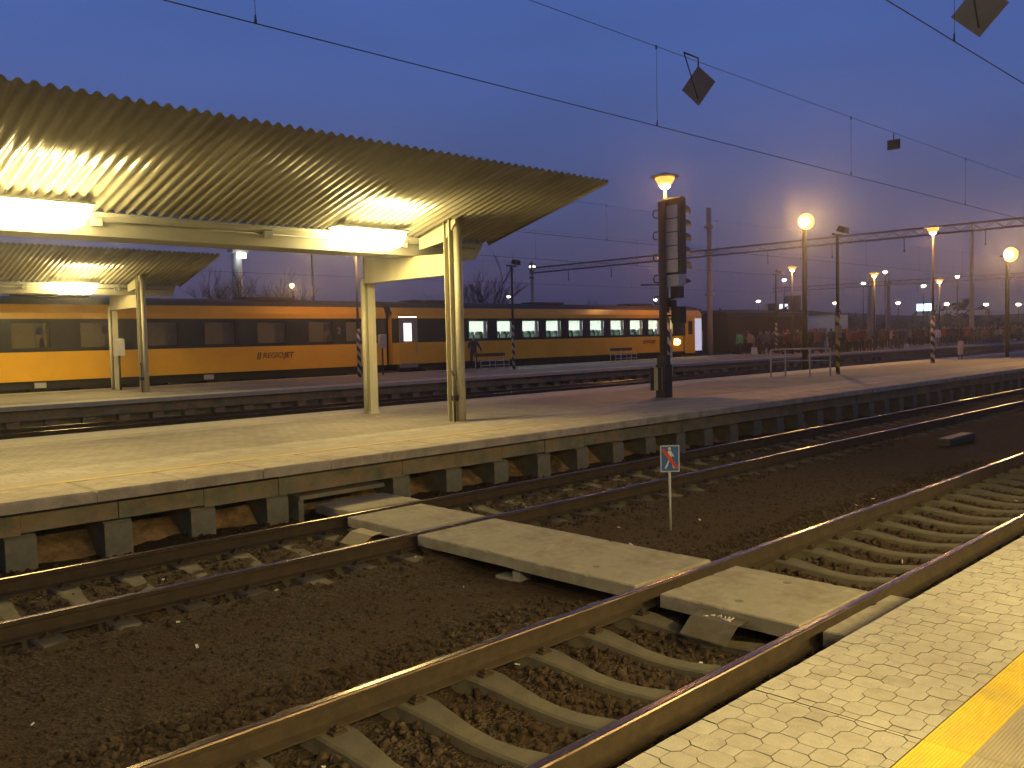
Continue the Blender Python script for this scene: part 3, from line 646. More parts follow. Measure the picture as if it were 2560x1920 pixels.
def coach(x0, x1, label, wins, lit, door_spans, smallwin=()):
    L = x1 - x0
    r = thing('rail_coach', label, 'train coach', (x0, FY, 0), 0, 'yellow coaches of the train')
    W_ = BY - FY
    wz0, wz1, by0, by1 = 2.17, 3.2, 2.06, 3.32
    ops = [(a - x0, c - x0, wz0, wz1) for a, c in wins]
    dops = [(a - x0, c - x0, .74, 3.40) for a, c in door_spans]
    b = MB()
    side(b, 0, L, .95, by0 - .001, [(a, c, .95, by0) for a, c, _, _ in dops], 0, .06)
    side(b, 0, L, by1 + .001, 3.55, [(a, c, by1, 3.40) for a, c, _, _ in dops], 0, .06)
    # cant rail: body leans in toward the roof
    b.prism([(0, 3.551), (.06, 3.551), (.24, 3.86), (.17, 3.885)], 0, L, 'x')
    b.box(0, L, W_ - .06, W_, .95, 3.55); b.box(0, .05, .061, W_ - .061, .95, 3.55); b.box(L - .05, L, .061, W_ - .061, .95, 3.55)
    b.build('body', COACHY, r)
    cuts = [0] + [q for a, c, _, _ in sorted(dops) for q in (a, c)] + [L]
    for p0, p1 in zip(cuts[::2], cuts[1::2]):
        b = MB(); side(b, p0, p1, by0, by1, [q for q in ops if p0 < q[0] < p1], .004, .055); b.build('window_band', COACHB, r)
    b = MB(); prof = [(.17, 3.887), (.45, 4.08), (.9, 4.2), (W_ / 2, 4.25), (W_ - .9, 4.2), (W_ - .45, 4.08), (W_ - .17, 3.887)]
    b.prism(prof, 0, L, 'x', smooth=False)
    for k in range(3): b.box(2 + k * L / 3, 4.6 + k * L / 3, W_ / 2 - .6, W_ / 2 + .6, 4.22, 4.34)
    b.build('roof', COACHR, r)
    b = MB(); b.box(.3, L - .3, .12, W_ - .12, .62, .948)
    for k in range(9): q = 6.2 + k * (L - 14) / 8; b.box(q, q + .6 + .5 * ((k * 7) % 3), .1 + .05 * (k % 3), W_ - .16, .3 + .06 * (k % 4), .62)
    b.build('underframe', UNDER, r)
    for c in (4.0, L - 4.0):
        b = MB(); b.box(c - 1.7, c + 1.7, .2, .42, .35, .62); b.box(c - 1.7, c + 1.7, W_ - .42, W_ - .2, .35, .62)
        for dx in (-1.25, 1.25):
            b.tube([(c + dx, .62, .47), (c + dx, .74, .47)], .46, 20); b.tube([(c + dx, W_ - .74, .47), (c + dx, W_ - .62, .47)], .46, 20); b.tube([(c + dx, .45, .47), (c + dx, W_ - .45, .47)], .08, 8)
        b.build('bogie', UNDER, r)
    b = MB(); b.box(.06, L - .06, .065, W_ - .065, .951, 1.0); b.box(.06, L - .06, W_ - .12, W_ - .062, 1.0, 3.5); b.box(.06, L - .06, .065, W_ - .065, 3.48, 3.54); b.build('interior', INTER if lit else BEIGE, r)
    # window units: frame and glass
    fr = None
    for i, (a, c) in enumerate(wins):
        a -= x0; c -= x0; w = c - a
        b = MB(); e = .035
        b.box(a + .001, c - .001, .018, .05, wz0 + .001, wz0 + e); b.box(a + .001, c - .001, .018, .05, wz1 - e, wz1 - .001); b.box(a + .001, a + e, .018, .05, wz0 + e, wz1 - e); b.box(c - e, c - .001, .018, .05, wz0 + e, wz1 - e)
        wf = b.build('window', COACHB, r)
        if not lit:
            b = MB(); b.box(a + e, c - e, .03, .036, wz0 + e, wz1 - e); b.build('pane', GLASSD, wf)
            b = MB(); b.box(a + .0, a + w * .62, .09, .11, wz0 - .05, wz1 + .05); b.build('blind', BEIGE, wf)
            # head-rest cover and dark seat against it
            b = MB(); q = a + w * .66
            b.prism([(q, wz0 + .1), (q + .06, wz0 + .1), (q + .08, wz0 + .32), (q + .15, wz0 + .42), (q + .24, wz0 + .42), (q + .29, wz0 + .32), (q + .3, wz0 + .1), (q + .36, wz0 + .1), (q + .37, wz0 + .56), (q - .04, wz0 + .56)], .1, .14, 'y'); b.box(q + .0, q + .34, .1, .14, wz1 - .17, wz1 - .06)
            b.build('headrest_cover', mat('headrest_cloth', (.8, .58, .36), .1, 4, .8), wf)
        else:
            b = MB(); b.box(a + w * .80, c - e - .003, .07, .1, wz0 - .02, wz1 - .02); b.build('curtain', mat('curtain_cloth', (.62, .64, .54), .08, 6, .8), wf)
    if lit:
        b = MB(); b.box(.5, L - .5, .95, 1.15, 3.44, 3.478); b.box(.5, L - .5, W_ - 1.15, W_ - .95, 3.44, 3.478); b.build('ceiling_light', emit('coach_ceiling_glow', (.88, 1.0, .97), 20.0), r)
        k = 1.9 + 3.2; first = None
        while k < L - 4.6:
            b = MB()
            for yy in (.2, .75, 1.75, 2.25):
                b.box(-.09, .06, yy, yy + .44, 1.45, 2.42 + .06 * (yy > 1)); b.box(.06, .5, yy, yy + .44, 1.35, 1.5); b.tube([(-.02, yy + .06, 2.5), (-.02, yy + .38, 2.5)], .09, 8)
            if first is None: first = b.build('seat_row', SEATM, r, (k, 0, 0))
            else:
                c = first.copy(); COL.objects.link(c); c.parent = r; c.location = (k + random.uniform(-.2, .2), 0, 0)
            k += 1.02
    for a, c in door_spans:
        a -= x0; c -= x0
        yield_door(r, a, c, lit)
    return r
def glass_dark():
    m, n, l, b = nodes_of('coach_glass'); b.inputs['Base Color'].default_value = (.5, .5, .45, 1); b.inputs['Transmission Weight'].default_value = 1; b.inputs['Roughness'].default_value = .03; b.inputs['IOR'].default_value = 1.02
    m2 = n.new('ShaderNodeMixShader'); tr = n.new('ShaderNodeBsdfTransparent'); tr.inputs[0].default_value = (.72, .72, .64, 1); gl = n.new('ShaderNodeBsdfGlossy'); gl.inputs['Roughness'].default_value = .05
    m2.inputs[0].default_value = .09; l.new(tr.outputs[0], m2.inputs[1]); l.new(gl.outputs[0], m2.inputs[2])
    l.new(m2.outputs[0], n['Material Output'].inputs[0]); n.remove(b); return m
GLASSD = glass_dark()
def yield_door(r, a, c, lit):
    w = c - a; zw0, zw1 = 2.14, 3.08; wa, wb = a + w * .24, a + w * .68
    b = MB(); side(b, a + .012, c - .012, .76, 3.385, [(wa, wb, zw0, zw1)], -.012, .05, 0)
    d = b.build('door', [COACHY], r)
    me = d.data; me.materials.append(COACHG)
    b = MB(); b.box(a + .014, c - .014, -.016, -.0125, .765, .98); b.box(a + .014, wa - .004, -.016, -.0125, 2.07, 3.31); b.box(wb + .004, c - .014, -.016, -.0125, 2.07, 3.31); b.box(wa - .003, wb + .003, -.016, -.0125, 3.1, 3.31)
    b.build('grey_panel', COACHG, d)
    b = MB(); b.box(wa + .001, wb - .001, .01, .016, zw0 + .001, zw1 - .001); b.build('door_window', emit('door_window_glow', (.86, .84, 1.0), 1.6) if lit else COACHB, d)
    b = MB(); b.tube([(c - .12, -.05, 1.5), (c - .12, -.05, 2.0)], .02, 6); b.tube([(c - .12, -.05, 1.5), (c - .12, -.012, 1.5)], .015, 6); b.tube([(c - .12, -.05, 2.0), (c - .12, -.012, 2.0)], .015, 6); b.build('handle', LIGHTM, d)
c1 = coach(-1.2, 26.84, 'yellow coach with dark unlit windows at the left', [(4.6, 6.0), (7.1, 8.5), (9.6, 11.0), (12.05, 13.45), (14.62, 16.0), (17.15, 18.6), (19.65, 21.15), (22.3, 23.7), (24.4, 25.5)], False, [(.1, 1.2)])
lettering(c1, 19.62 + 1.2, 1.52, 1.0)
text_mesh('2', .42, 0, .004, 'class_number', mat('number_grey', (.3, .3, .28), .1, 5, .6), c1, (23.92 + 1.2, -.004, 2.58))
for q in (11.55, 18.3): MB().box(q, q + .4, -.02, .1, .68, .88).build('equipment_box', LIGHTM, c1)
c2 = coach(27.25, 55.5, 'yellow coach with brightly lit windows and a lit door window', [(31.05, 31.4), (32.5, 33.95), (34.65, 36.05), (36.7, 38.15), (38.75, 40.15), (40.8, 42.2), (42.85, 44.3), (44.9, 46.35), (46.95, 48.4), (49.0, 50.4), (51.5, 51.95)], True, [(27.66, 28.87)])
lettering(c2, 48.4 - 27.25, 1.62, .75)
b = MB(); b.box(25.9, 26.02, -.006, .06, .9, 3.4); b.build('panel_seam', BLACKM, c2)
b = MB(); b.prism([(24.75, 1.45), (25.2, 1.42), (25.48, 1.52), (25.5, 1.7), (25.2, 1.84), (24.8, 1.84)], -.03, -.002, 'y'); b.build('lamp_glint', emit('coach_lamp_glint', (1.0, .56, .12), 22.0), c2)  # glowing patch imitates an orange lamp's reflection in the glossy coach side
# open end door with a bluish lit vestibule
b = MB(); b.box(27.36, 28.2, -.025, -.004, .95, 3.3); b.build('vestibule_opening', emit('vestibule_glow', (.5, .55, .75), .75), c2)
b = MB(); b.box(26.1, 27.3, -.05, -.02, .8, 3.38); eb = b.build('end_door', COACHY, c2); MB().box(26.45, 26.95, -.056, -.05, 2.15, 3.1).build('door_window', COACHB, eb)
b = MB(); b.prism([(0, 3.551), (.06, 3.551), (.24, 3.86), (.17, 3.885)], 27.25 - 27.25 - .4, -.002, 'x'); b.box(-.4, -.002, .4, 2.4, 1.0, 3.6); b.build('gangway_bellows', BLACKM, c2)
b = MB(); b.tube([(28.32, -.03, 1.2), (28.32, -.03, 2.4)], .03, 6); b.build('handrail', LIGHTM, c2)

# dark wagon standing beyond the coaches
o = thing('freight_wagon', 'dark wagon behind the crowd, right of the yellow train', 'wagon', (62, 38.2, 0))
b = MB(); b.prism([(0, .95), (2.7, .95), (2.7, 3.5), (2.3, 3.85), (.4, 3.85), (0, 3.5)], 0, 13, 'x'); b.build('body', mat('wagon_brown', (.035, .024, .02), .3, 2, .8), o)
b = MB(); b.prism([(.38, 3.853), (2.32, 3.853), (1.35, 4.05)], -.15, 13.15, 'x'); b.build('roof', COACHR, o)
b = MB(); b.box(.3, 12.7, .2, 2.5, .6, .948)
for c in (2, 11):
    b.tube([(c, .5, .46), (c, .65, .46)], .45, 16)
b.build('underframe', UNDER, o)

# ================================================================== LAMP POSTS
SOD = emit('sodium_glow', (1.0, .46, .11), SODIUM_L)
HALO_BOWL = emit('halo_bowl_glow', (1.0, .40, .075), 1.9)  # moderate orange emission imitates the glow around the lamps
FLD = emit('sodium_flood_glow', (1.0, .56, .16), FLOOD_L)
POSTM = mat('post_paint', (.05, .042, .038), .2, 5, .7)
ST_W = stripes('white_black_stripes', (.03, .03, .03), (.6, .58, .52), 2.6, (1.0, -.6, 1.0))
ST_Y = stripes('yellow_black_stripes', (.03, .03, .03), (.6, .48, .1), 2.4, (1.0, -.6, 1.0))
def hat_lamp(x, y, h, label, stripe=None, shade=.38, box=False):
    r = thing('platform_lamp', label, 'lamp post', (x, y, Z), 0, 'orange lamps on the platforms')
    H = h - Z
    MB().tube([(0, 0, 2.2 if stripe else 0), (0, 0, 2.6), (0, 0, H - .262)], [.075, .06, .045], 10).build('pole', POSTM, r)
    if stripe: MB().tube([(0, 0, 0), (0, 0, 2.2)], .09, 14).build('striped_sleeve', stripe, r)
    b = MB(); b.lathe([(.001, .2), (.06, .19), (.1, .15), (shade, .085), (shade, .05), (.001, .07)], (0, 0, H), 20); b.build('lamp_shade', LIGHTM, r)
    b = MB(); b.lathe([(.001, .04), (shade * .68, .035), (shade * .62, -.04), (.16, -.15), (.001, -.151)], (0, 0, H), 20); b.build('lamp_glass', HALO_BOWL, r)  # enlarged glass, its orange emission stands in for the halo round the bulb
    b = MB(); b.lathe([(.001, -.152), (.12, -.154), (.135, -.19), (.08, -.25), (.001, -.26)], (0, 0, H), 14); b.build('bulb', SOD, r)
    if box: MB().box(-.32, -.06, -.12, .12, 1.35, 1.75).build('control_box', mat('box_orange', (.35, .2, .07), .1, 5, .6), r)
    return r
def star_lamp(x, y, h, label, base=Z, mast=.09, size=.26):
    r = thing('floodlight_mast', label, 'lamp post', (x, y, base), 0, 'orange floodlights')
    H = h - base
    MB().tube([(0, 0, 0), (0, 0, H - .1)], [mast * 1.3, mast], 10).build('pole', BLACKM, r)
    MB().box(-.05, .05, -.35, .35, H - .1, H - .02).build('crossarm', POSTM, r)
    b = MB(); b.lathe([(.001, 0), (size, .02), (size * .9, .2), (.001, .24)], (0, 0, 0), 16)
    Mx = Matrix.Translation((-.12, -.12, H - .02)) @ Matrix.Rotation(rad(45), 4, 'Z') @ Matrix.Rotation(rad(86), 4, 'Y')
    b.xform(Mx); b.build('floodlight', BLACKM, r)
    b = MB(); b.lathe([(.001, -.09), (size * .4, -.08), (size * .62, -.04), (.001, -.039)], (0, 0, 0), 16)
    b.xform(Mx); b.build('lamp_glass', FLD, r)
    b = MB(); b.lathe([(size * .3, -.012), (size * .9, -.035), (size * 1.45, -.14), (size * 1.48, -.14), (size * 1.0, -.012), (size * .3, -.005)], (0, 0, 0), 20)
    b.xform(Mx); b.build('halo_ring', HALO_BOWL, r)  # added emissive ring imitates the orange halo round the floodlight
    return r
def dead_flood(x, y, h, label, stripe, box=False):
    r = thing('unlit_floodlight', label, 'lamp post', (x, y, Z), 0, 'unlit floodlight posts')
    H = h - Z
    MB().tube([(0, 0, 2.3), (0, 0, H)], .06, 10).build('pole', POSTM, r)
    MB().tube([(0, 0, 0), (0, 0, 2.3)], .075, 14).build('striped_sleeve', stripe, r)
    MB().box(-.35, .35, -.04, .04, H, H + .07).build('crossarm', POSTM, r)
    b = MB(); b.prism([(-.16, -.1), (.16, -.1), (.12, .12), (-.1, .12)], -.2, .2, 'x'); b.xform(Matrix.Translation((.22, -.12, H + .22)) @ Matrix.Rotation(rad(20), 4, 'X')); b.build('floodlight', BLACKM, r)
    if box: MB().box(-.3, .02, -.14, -.08, 1.35, 1.8).build('control_box', mat('box_orange', (.35, .2, .07), .1, 5, .6), r)
    return r
hat_lamp(19.62, 14.0, 6.32, 'orange lamp glowing just above the tall railway signal', ST_W)
hat_lamp(42.5, 15.4, 6.75, 'orange lamp on a pole with bold black and white spiral stripes', ST_W)
star_lamp(51.4, 14.85, 5.97, 'dazzling orange floodlight at the right border')
hat_lamp(48.6, 35.0, 7.3, 'orange lamp above the lit coach windows', ST_W, .44)
hat_lamp(58.8, 31.0, 6.75, 'orange lamp under the brightest floodlight, left of the dark pole', None, .44)
star_lamp(45.0, 23.0, 8.1, 'brightest orange floodlight, high right of the signal', -.6, .12, .3)
hat_lamp(68.0, 29.0, 6.5, 'smaller orange lamp over the middle of the crowd', None, .46)
hat_lamp(81.3, 28.9, 6.4, 'small orange lamp low at the right, over the crowd', None, .5)
dead_flood(31.6, 14.85, 5.68, 'dark unlit floodlight on a pole with a small orange box', ST_Y, True)
dead_flood(31.9, 32.4, 5.85, 'unlit floodlight pole standing at the bench before the lit coach', ST_W)
dead_flood(61.0, 33.5, 6.5, 'thin unlit floodlight pole right of the concrete mast', ST_W)
hat_lamp(23.0, 33.4, 6.55, 'striped lamp pole partly behind the back cream post', ST_W, .44)

# ---- railway signal on the middle platform
o = thing('railway_signal', 'tall dark railway signal seen from behind, with five hooded lights', 'signal', (18.62, 13.4, Z))
MB().tube([(0, 0, .0), (0, 0, 5.0)], .10, 14).build('mast', mat('signal_brown', (.075, .055, .045), .25, 5, .6), o)
b = MB(); b.cbox(-.15, .15, -.15, .15, .0, .85, .02); b.cbox(-.12, .12, -.12, .12, .851, 1.1, .02); b.build('base_cabinet', DARKST, o)
b = MB(); b.box(-.15, .15, -.012, .012, .2, .78); b.xform(Matrix.Translation((-.36, -.02, 0)) @ Matrix.Rotation(rad(-45), 4, 'Z')); b.build('striped_board', stripes('board_stripes', (.03, .03, .03), (.8, .68, .3), 5.0, (.7071, -.7071, 0)), o)
b = MB(); b.box(.12, .40, -.46, .12, 3.16, 5.02); b.prism([(.12, 5.023), (.40, 5.023), (.40, 5.09), (.22, 5.12), (.12, 5.06)], -.46, .12, 'y'); b.build('signal_head', mat('signal_head_black', (.07, .05, .04), .2, 6, .6), o)
b = MB()
for k in range(5): b.box(.095, .118, -.40, .0, 3.2 + k * .345, 3.52 + k * .345)
b.build('rear_door', mat('signal_grey', (.62, .57, .52), .12, 5, .55), o)
for k in range(5):
    b = MB(); zc = 3.4 + k * .355
    ring = [(.40, -.17 + .16 * math.cos(t), zc + .16 * math.sin(t)) for t in [math.pi * q / 8 for q in range(-1, 10)]]
    out = [(.40 + .42, p[1], p[2] - .02) for p in ring]
    vs = ring + out + [(p[0], -.17 + (p[1] + .17) * 1.08, zc + (p[2] - zc) * 1.08) for p in ring] + [(p[0], -.17 + (p[1] + .17) * 1.08, zc + (p[2] - zc) * 1.08) for p in out]
    n = len(ring); fs = []
    for i in range(n - 1): fs += [(i, i + 1, n + i + 1, n + i), (2 * n + i, 3 * n + i, 3 * n + i + 1, 2 * n + i + 1), (n + i, n + i + 1, 3 * n + i + 1, 3 * n + i)]
    b.add(vs, fs, 0, True); b.build('hood', BLACKM, o)
b = MB(); b.box(.1, .42, -.42, .12, 2.86, 3.14); b.build('number_box', mat('signal_grey', (.5, .46, .42)), o)
b = MB(); b.prism([(.42, 3.08), (.72, 3.0), (.7, 2.96), (.42, 2.9)], -.38, -.02, 'y'); b.build('hood', BLACKM, o)
b = MB(); b.box(.2, .42, -.36, -.1, 2.55, 2.84); b.box(.14, .32, -.2, .02, 2.32, 2.5); b.tube([(.05, 0, 2.5), (.3, -.15, 2.56)], .03, 6); b.build('route_box', BLACKM, o)
b = MB(); b.box(.14, .42, -.42, -.16, 1.9, 2.32); b.tube([(0, 0, 2.1), (.2, -.25, 2.1)], .025, 6); b.build('call_on_lamp', BLACKM, o)
for k in range(5):
    z = 2.5 + k * .55; b = MB(); b.tube([(-.02, .08, z + .1), (-.10, .17, z + .09), (-.12, .19, z), (-.10, .17, z - .09), (-.02, .08, z - .1)], .02, 6); b.build('step_loop', BLACKM, o)
b = MB(); b.tube([(-.05, .05, 2.9), (-.4, .4, 2.9)], .02, 6); b.build('bracket', BLACKM, o)
for k in range(3):
    z = .55 + k * .45; b = MB(); b.box(.155, .17, -.155, -.10, z, z + .3); b.build('white_marker', WHITEP, o)

# ================================================================== OVERHEAD LINE
def catenary(y, label_c, label_m, x0, x1, drops, zc=5.53, zm=6.78):
    r = thing('overhead_line', label_c, 'overhead wire', (0, y, 0), 0, 'overhead lines of the tracks')
    MB().tube([(x0, 0, zc), (x1, 0, zc)], .0068, 5).build('contact_wire', WIREM, r)
    n = 40; sag = lambda x: zm + .00035 * (x - 22) ** 2 * .4
    MB().tube([(x0 + (x1 - x0) * i / n, 0, sag(x0 + (x1 - x0) * i / n)) for i in range(n + 1)], .0048, 5).build('messenger_wire', WIREM, r)
    first = None
    for x in drops:
        b = MB(); b.tube([(0, 0, zc), (0, 0, sag(x))], .0035, 4); b.prism([(-.016, zc - .004), (.016, zc - .004), (.004, zc + .09), (-.004, zc + .09)], -.008, .008, 'y'); b.prism([(-.01, sag(x) - .05), (.01, sag(x) - .05), (.014, sag(x) + .02), (-.014, sag(x) + .02)], -.008, .008, 'y')
        b.build('dropper', WIREM, r, (x, 0, 0))
    return r
dr = [4.72 + 7.07 * k for k in range(0, 12)]
catenary(8.545, 'long overhead wire crossing the whole sky above the second track', '', -10, 150, dr)
catenary(3.797, 'overhead wire cutting the upper right corner', '', -10, 150, [4.25, 11.13, 18.2, 25.3])
catenary(19.6, 'overhead wire that meets the gable end of the near canopy', '', -10, 150, [10 + 7 * k for k in range(14)], 5.5, 6.7)
catenary(25.95, 'faint overhead wire passing behind the signal head', '', -10, 150, [13 + 7 * k for k in range(14)], 5.5, 6.7)
catenary(37.9, 'overhead wire above the yellow train', '', -10, 150, [28 + 7 * k for k in range(12)], 5.5, 6.7)
PLATE = mat('plate_grey', (.16, .145, .13), .12, 5, .7)
def diamond(x, y, z, label):
    o = thing('signal_plate', label, 'sign plate', (x, y, z), 0, 'plates hanging from the overhead wires')
    h = .335
    MB().prism([(-h, 0), (0, -h), (h, 0), (0, h)], -.006, .006, 'x').build('plate', PLATE, o)
    b = MB(); b.tube([(0, 0, h - .02), (0, 0, h + .13)], .014, 6); b.tube([(.01, 0, h + .13), (-.42, 0, h + .14)], .014, 6); b.tube([(-.42, 0, h + .14), (-.02, 0, -.22)], .012, 6); b.build('hanger', BLACKM, o)
diamond(13.0, 8.555, 6.39, 'diamond shaped plate hanging below the wire over the signal')
diamond(12.0, 3.80, 6.10, 'large diamond plate cut by the top border')
o = thing('signal_plate', 'tiny square plate on the wire, right of the diamond plate', 'sign plate', (21.13, 8.545, 6.49), 0, 'plates hanging from the overhead wires')
MB().box(-.01, .01, -.15, .15, -.1, .13).build('plate', BLACKM, o); MB().tube([(0, 0, .13), (0, 0, .3)], .014, 6).build('hanger', BLACKM, o)

# lattice gantries
LATT = mat('gantry_grey', (.13, .115, .11), .2, 5, .7)
def gantry(x, y0, y1, z, label, d=.45, masts=(), mh=11.3):
    o = thing('signal_gantry', label, 'gantry', (x, 0, 0), 0, 'gantries across the tracks')
    b = MB()
    for dx in (-.22, .22):
        for dz in (-d / 2, d / 2): b.box(dx - .035, dx + .035, y0, y1, z + dz - .035, z + dz + .035)
    y = y0
    while y < y1 - 1.2:
        for dx in (-.22, .22): b.tube([(dx, y, z - d / 2), (dx, y + .6, z + d / 2), (dx, y + 1.2, z - d / 2)], .02, 4)
        b.box(-.22, .22, y - .03, y + .03, z - d / 2 - .06, z - d / 2 - .03); y += 1.2
    b.build('lattice_beam', LATT, o)
    for my, top, rr in masts:
        b = MB(); b.tube([(0, my, -.6), (0, my, top)], [rr * 1.15, rr * .85], 12)
        for zz in (z, z - 3.1, top - 1.4): b.lathe([(rr * .9, -.12), (rr * 1.8, -.1), (rr * 1.8, .1), (rr * .9, .12)], (0, my, zz), 12)
        b.build('concrete_mast', mat('mast_concrete', (.36, .29, .24), .15, 4, .8), o)
    y = y0 + 2.4
    while y < y1: b = MB(); b.tube([(0, y, z - d / 2), (0, y, z - d / 2 - .75)], .03, 5); b.lathe([(.02, -.2), (.07, -.1), (.02, 0)], (0, y, z - d / 2 - .75), 8); b.build('insulator', LATT, o); y += 4.75
gantry(57.0, 1.0, 55.5, 8.2, 'long lattice gantry crossing above the end of the train', .45, ((36.75, 11.55, .2), (55.3, 9.0, .14), (1.0, 9, .2)))
gantry(112.0, 2.0, 62.0, 8.0, 'second thinner gantry far down the tracks', .5, ((27.5, 9, .22), (46, 9.2, .25)))
o = tag(MB().tube([(0, 0, -.6), (0, 0, 12.6)], [.26, .17], 12).build('catenary_mast', mat('mast_concrete', (.36, .29, .24)), None, (96.0, 31.0, 0)), 'tall bare mast left of the floodlight at the right border', 'mast', 'bare masts by the tracks')
o = tag(MB().tube([(0, 0, -.6), (0, 0, 9.6)], [.6, .45], 12).build('catenary_mast', mat('mast_concrete', (.36, .29, .24)), None, (118.0, 50.7, 0)), 'thick squat mast at the middle of the far crowd', 'mast', 'bare masts by the tracks')

# ================================================================== PLATFORM FURNITURE
def bench(x, y, label, first=[]):
    if first: return dup(first[0], (x, y, Z), label)
    r = thing('platform_bench', label, 'bench', (x, y, Z), 0, 'white framed benches'); first.append(r)
    b = MB()
    for xx in (-1.05, 0, 1.05): b.tube([(xx, .2, 0), (xx, .2, .88)], .025, 6); b.tube([(xx, -.22, 0), (xx, -.22, .44), (xx, .2, .44)], .025, 6)
    b.tube([(-1.05, -.22, .2), (1.05, -.22, .2)], .02, 6); b.tube([(-1.05, -.22, .44), (1.05, -.22, .44)], .025, 6); b.build('frame', WHITEP, r)
    b = MB(); 
    for k in range(3): b.box(-1.1, 1.1, -.2 + k * .13, -.1 + k * .13, .445, .475)
    b.build('seat', mat('bench_wood', (.12, .06, .035), .2, 5, .7), r)
    b = MB(); b.box(-1.1, 1.1, .155, .18, .66, .84); b.build('backrest', mat('bench_wood', (.12, .06, .035)), r)
    return r
bench(32.35, 34.5, 'white framed bench right of the walking man')
bench(43.8, 34.6, 'white framed bench before the middle of the lit coach')
o = thing('handrail', 'low U-shaped metal railing on the middle platform', 'railing', (29.4, 15.2, Z))
b = MB()
for x, y in ((-.75, .75), (.3, .75), (.9, .1), (.75, -.75)): b.tube([(x, y, 0), (x, y, .98)], .028, 8)
b.build('post', LIGHTM, o)
b = MB(); b.tube([(-.75, .75, .98), (.3, .75, .98), (.9, .1, .98), (.75, -.75, .98)], .03, 8); b.tube([(-.75, .75, .55), (.3, .75, .55), (.9, .1, .55), (.75, -.75, .55)], .018, 8); b.build('rail', LIGHTM, o)
def ticket(x, y, label, first=[]):
    if first: return dup(first[0], (x, y, Z), label)
    r = thing('call_box', label, 'call box', (x, y, Z), 0, 'slim call boxes'); first.append(r)
    MB().tube([(0, 0, 0), (0, 0, 1.35)], .04, 8).build('pole', DARKST, r); MB().cbox(-.17, .17, -.12, .12, 1.3, 1.95, .05).build('box', LIGHTM, r)
    return r
ticket(12.6, 34.0, 'slim post with a pale box between the legs of the farther canopy'); ticket(24.9, 34.2, 'slim post with a pale box between the two cream posts')
o = thing('notice_board', 'small pale board standing low on the middle platform far right', 'notice board', (47.6, 15.9, Z))
MB().box(-.3, .3, -.03, .03, .25, .95).build('board', mat('board_pale', (.42, .34, .3), .1, 5, .7), o); b = MB(); b.box(-.26, -.2, -.02, .02, 0, .25); b.box(.2, .26, -.02, .02, 0, .25); b.build('leg', DARKST, o)
MB().cbox(-.75, .75, -.14, .14, 0, .14, .03).build('track_box', DARKST, None, (19.5, 6.6, -.24)); tag(bpy.data.objects['track_box'], 'low dark block lying in the gravel strip far right', 'trackside box')

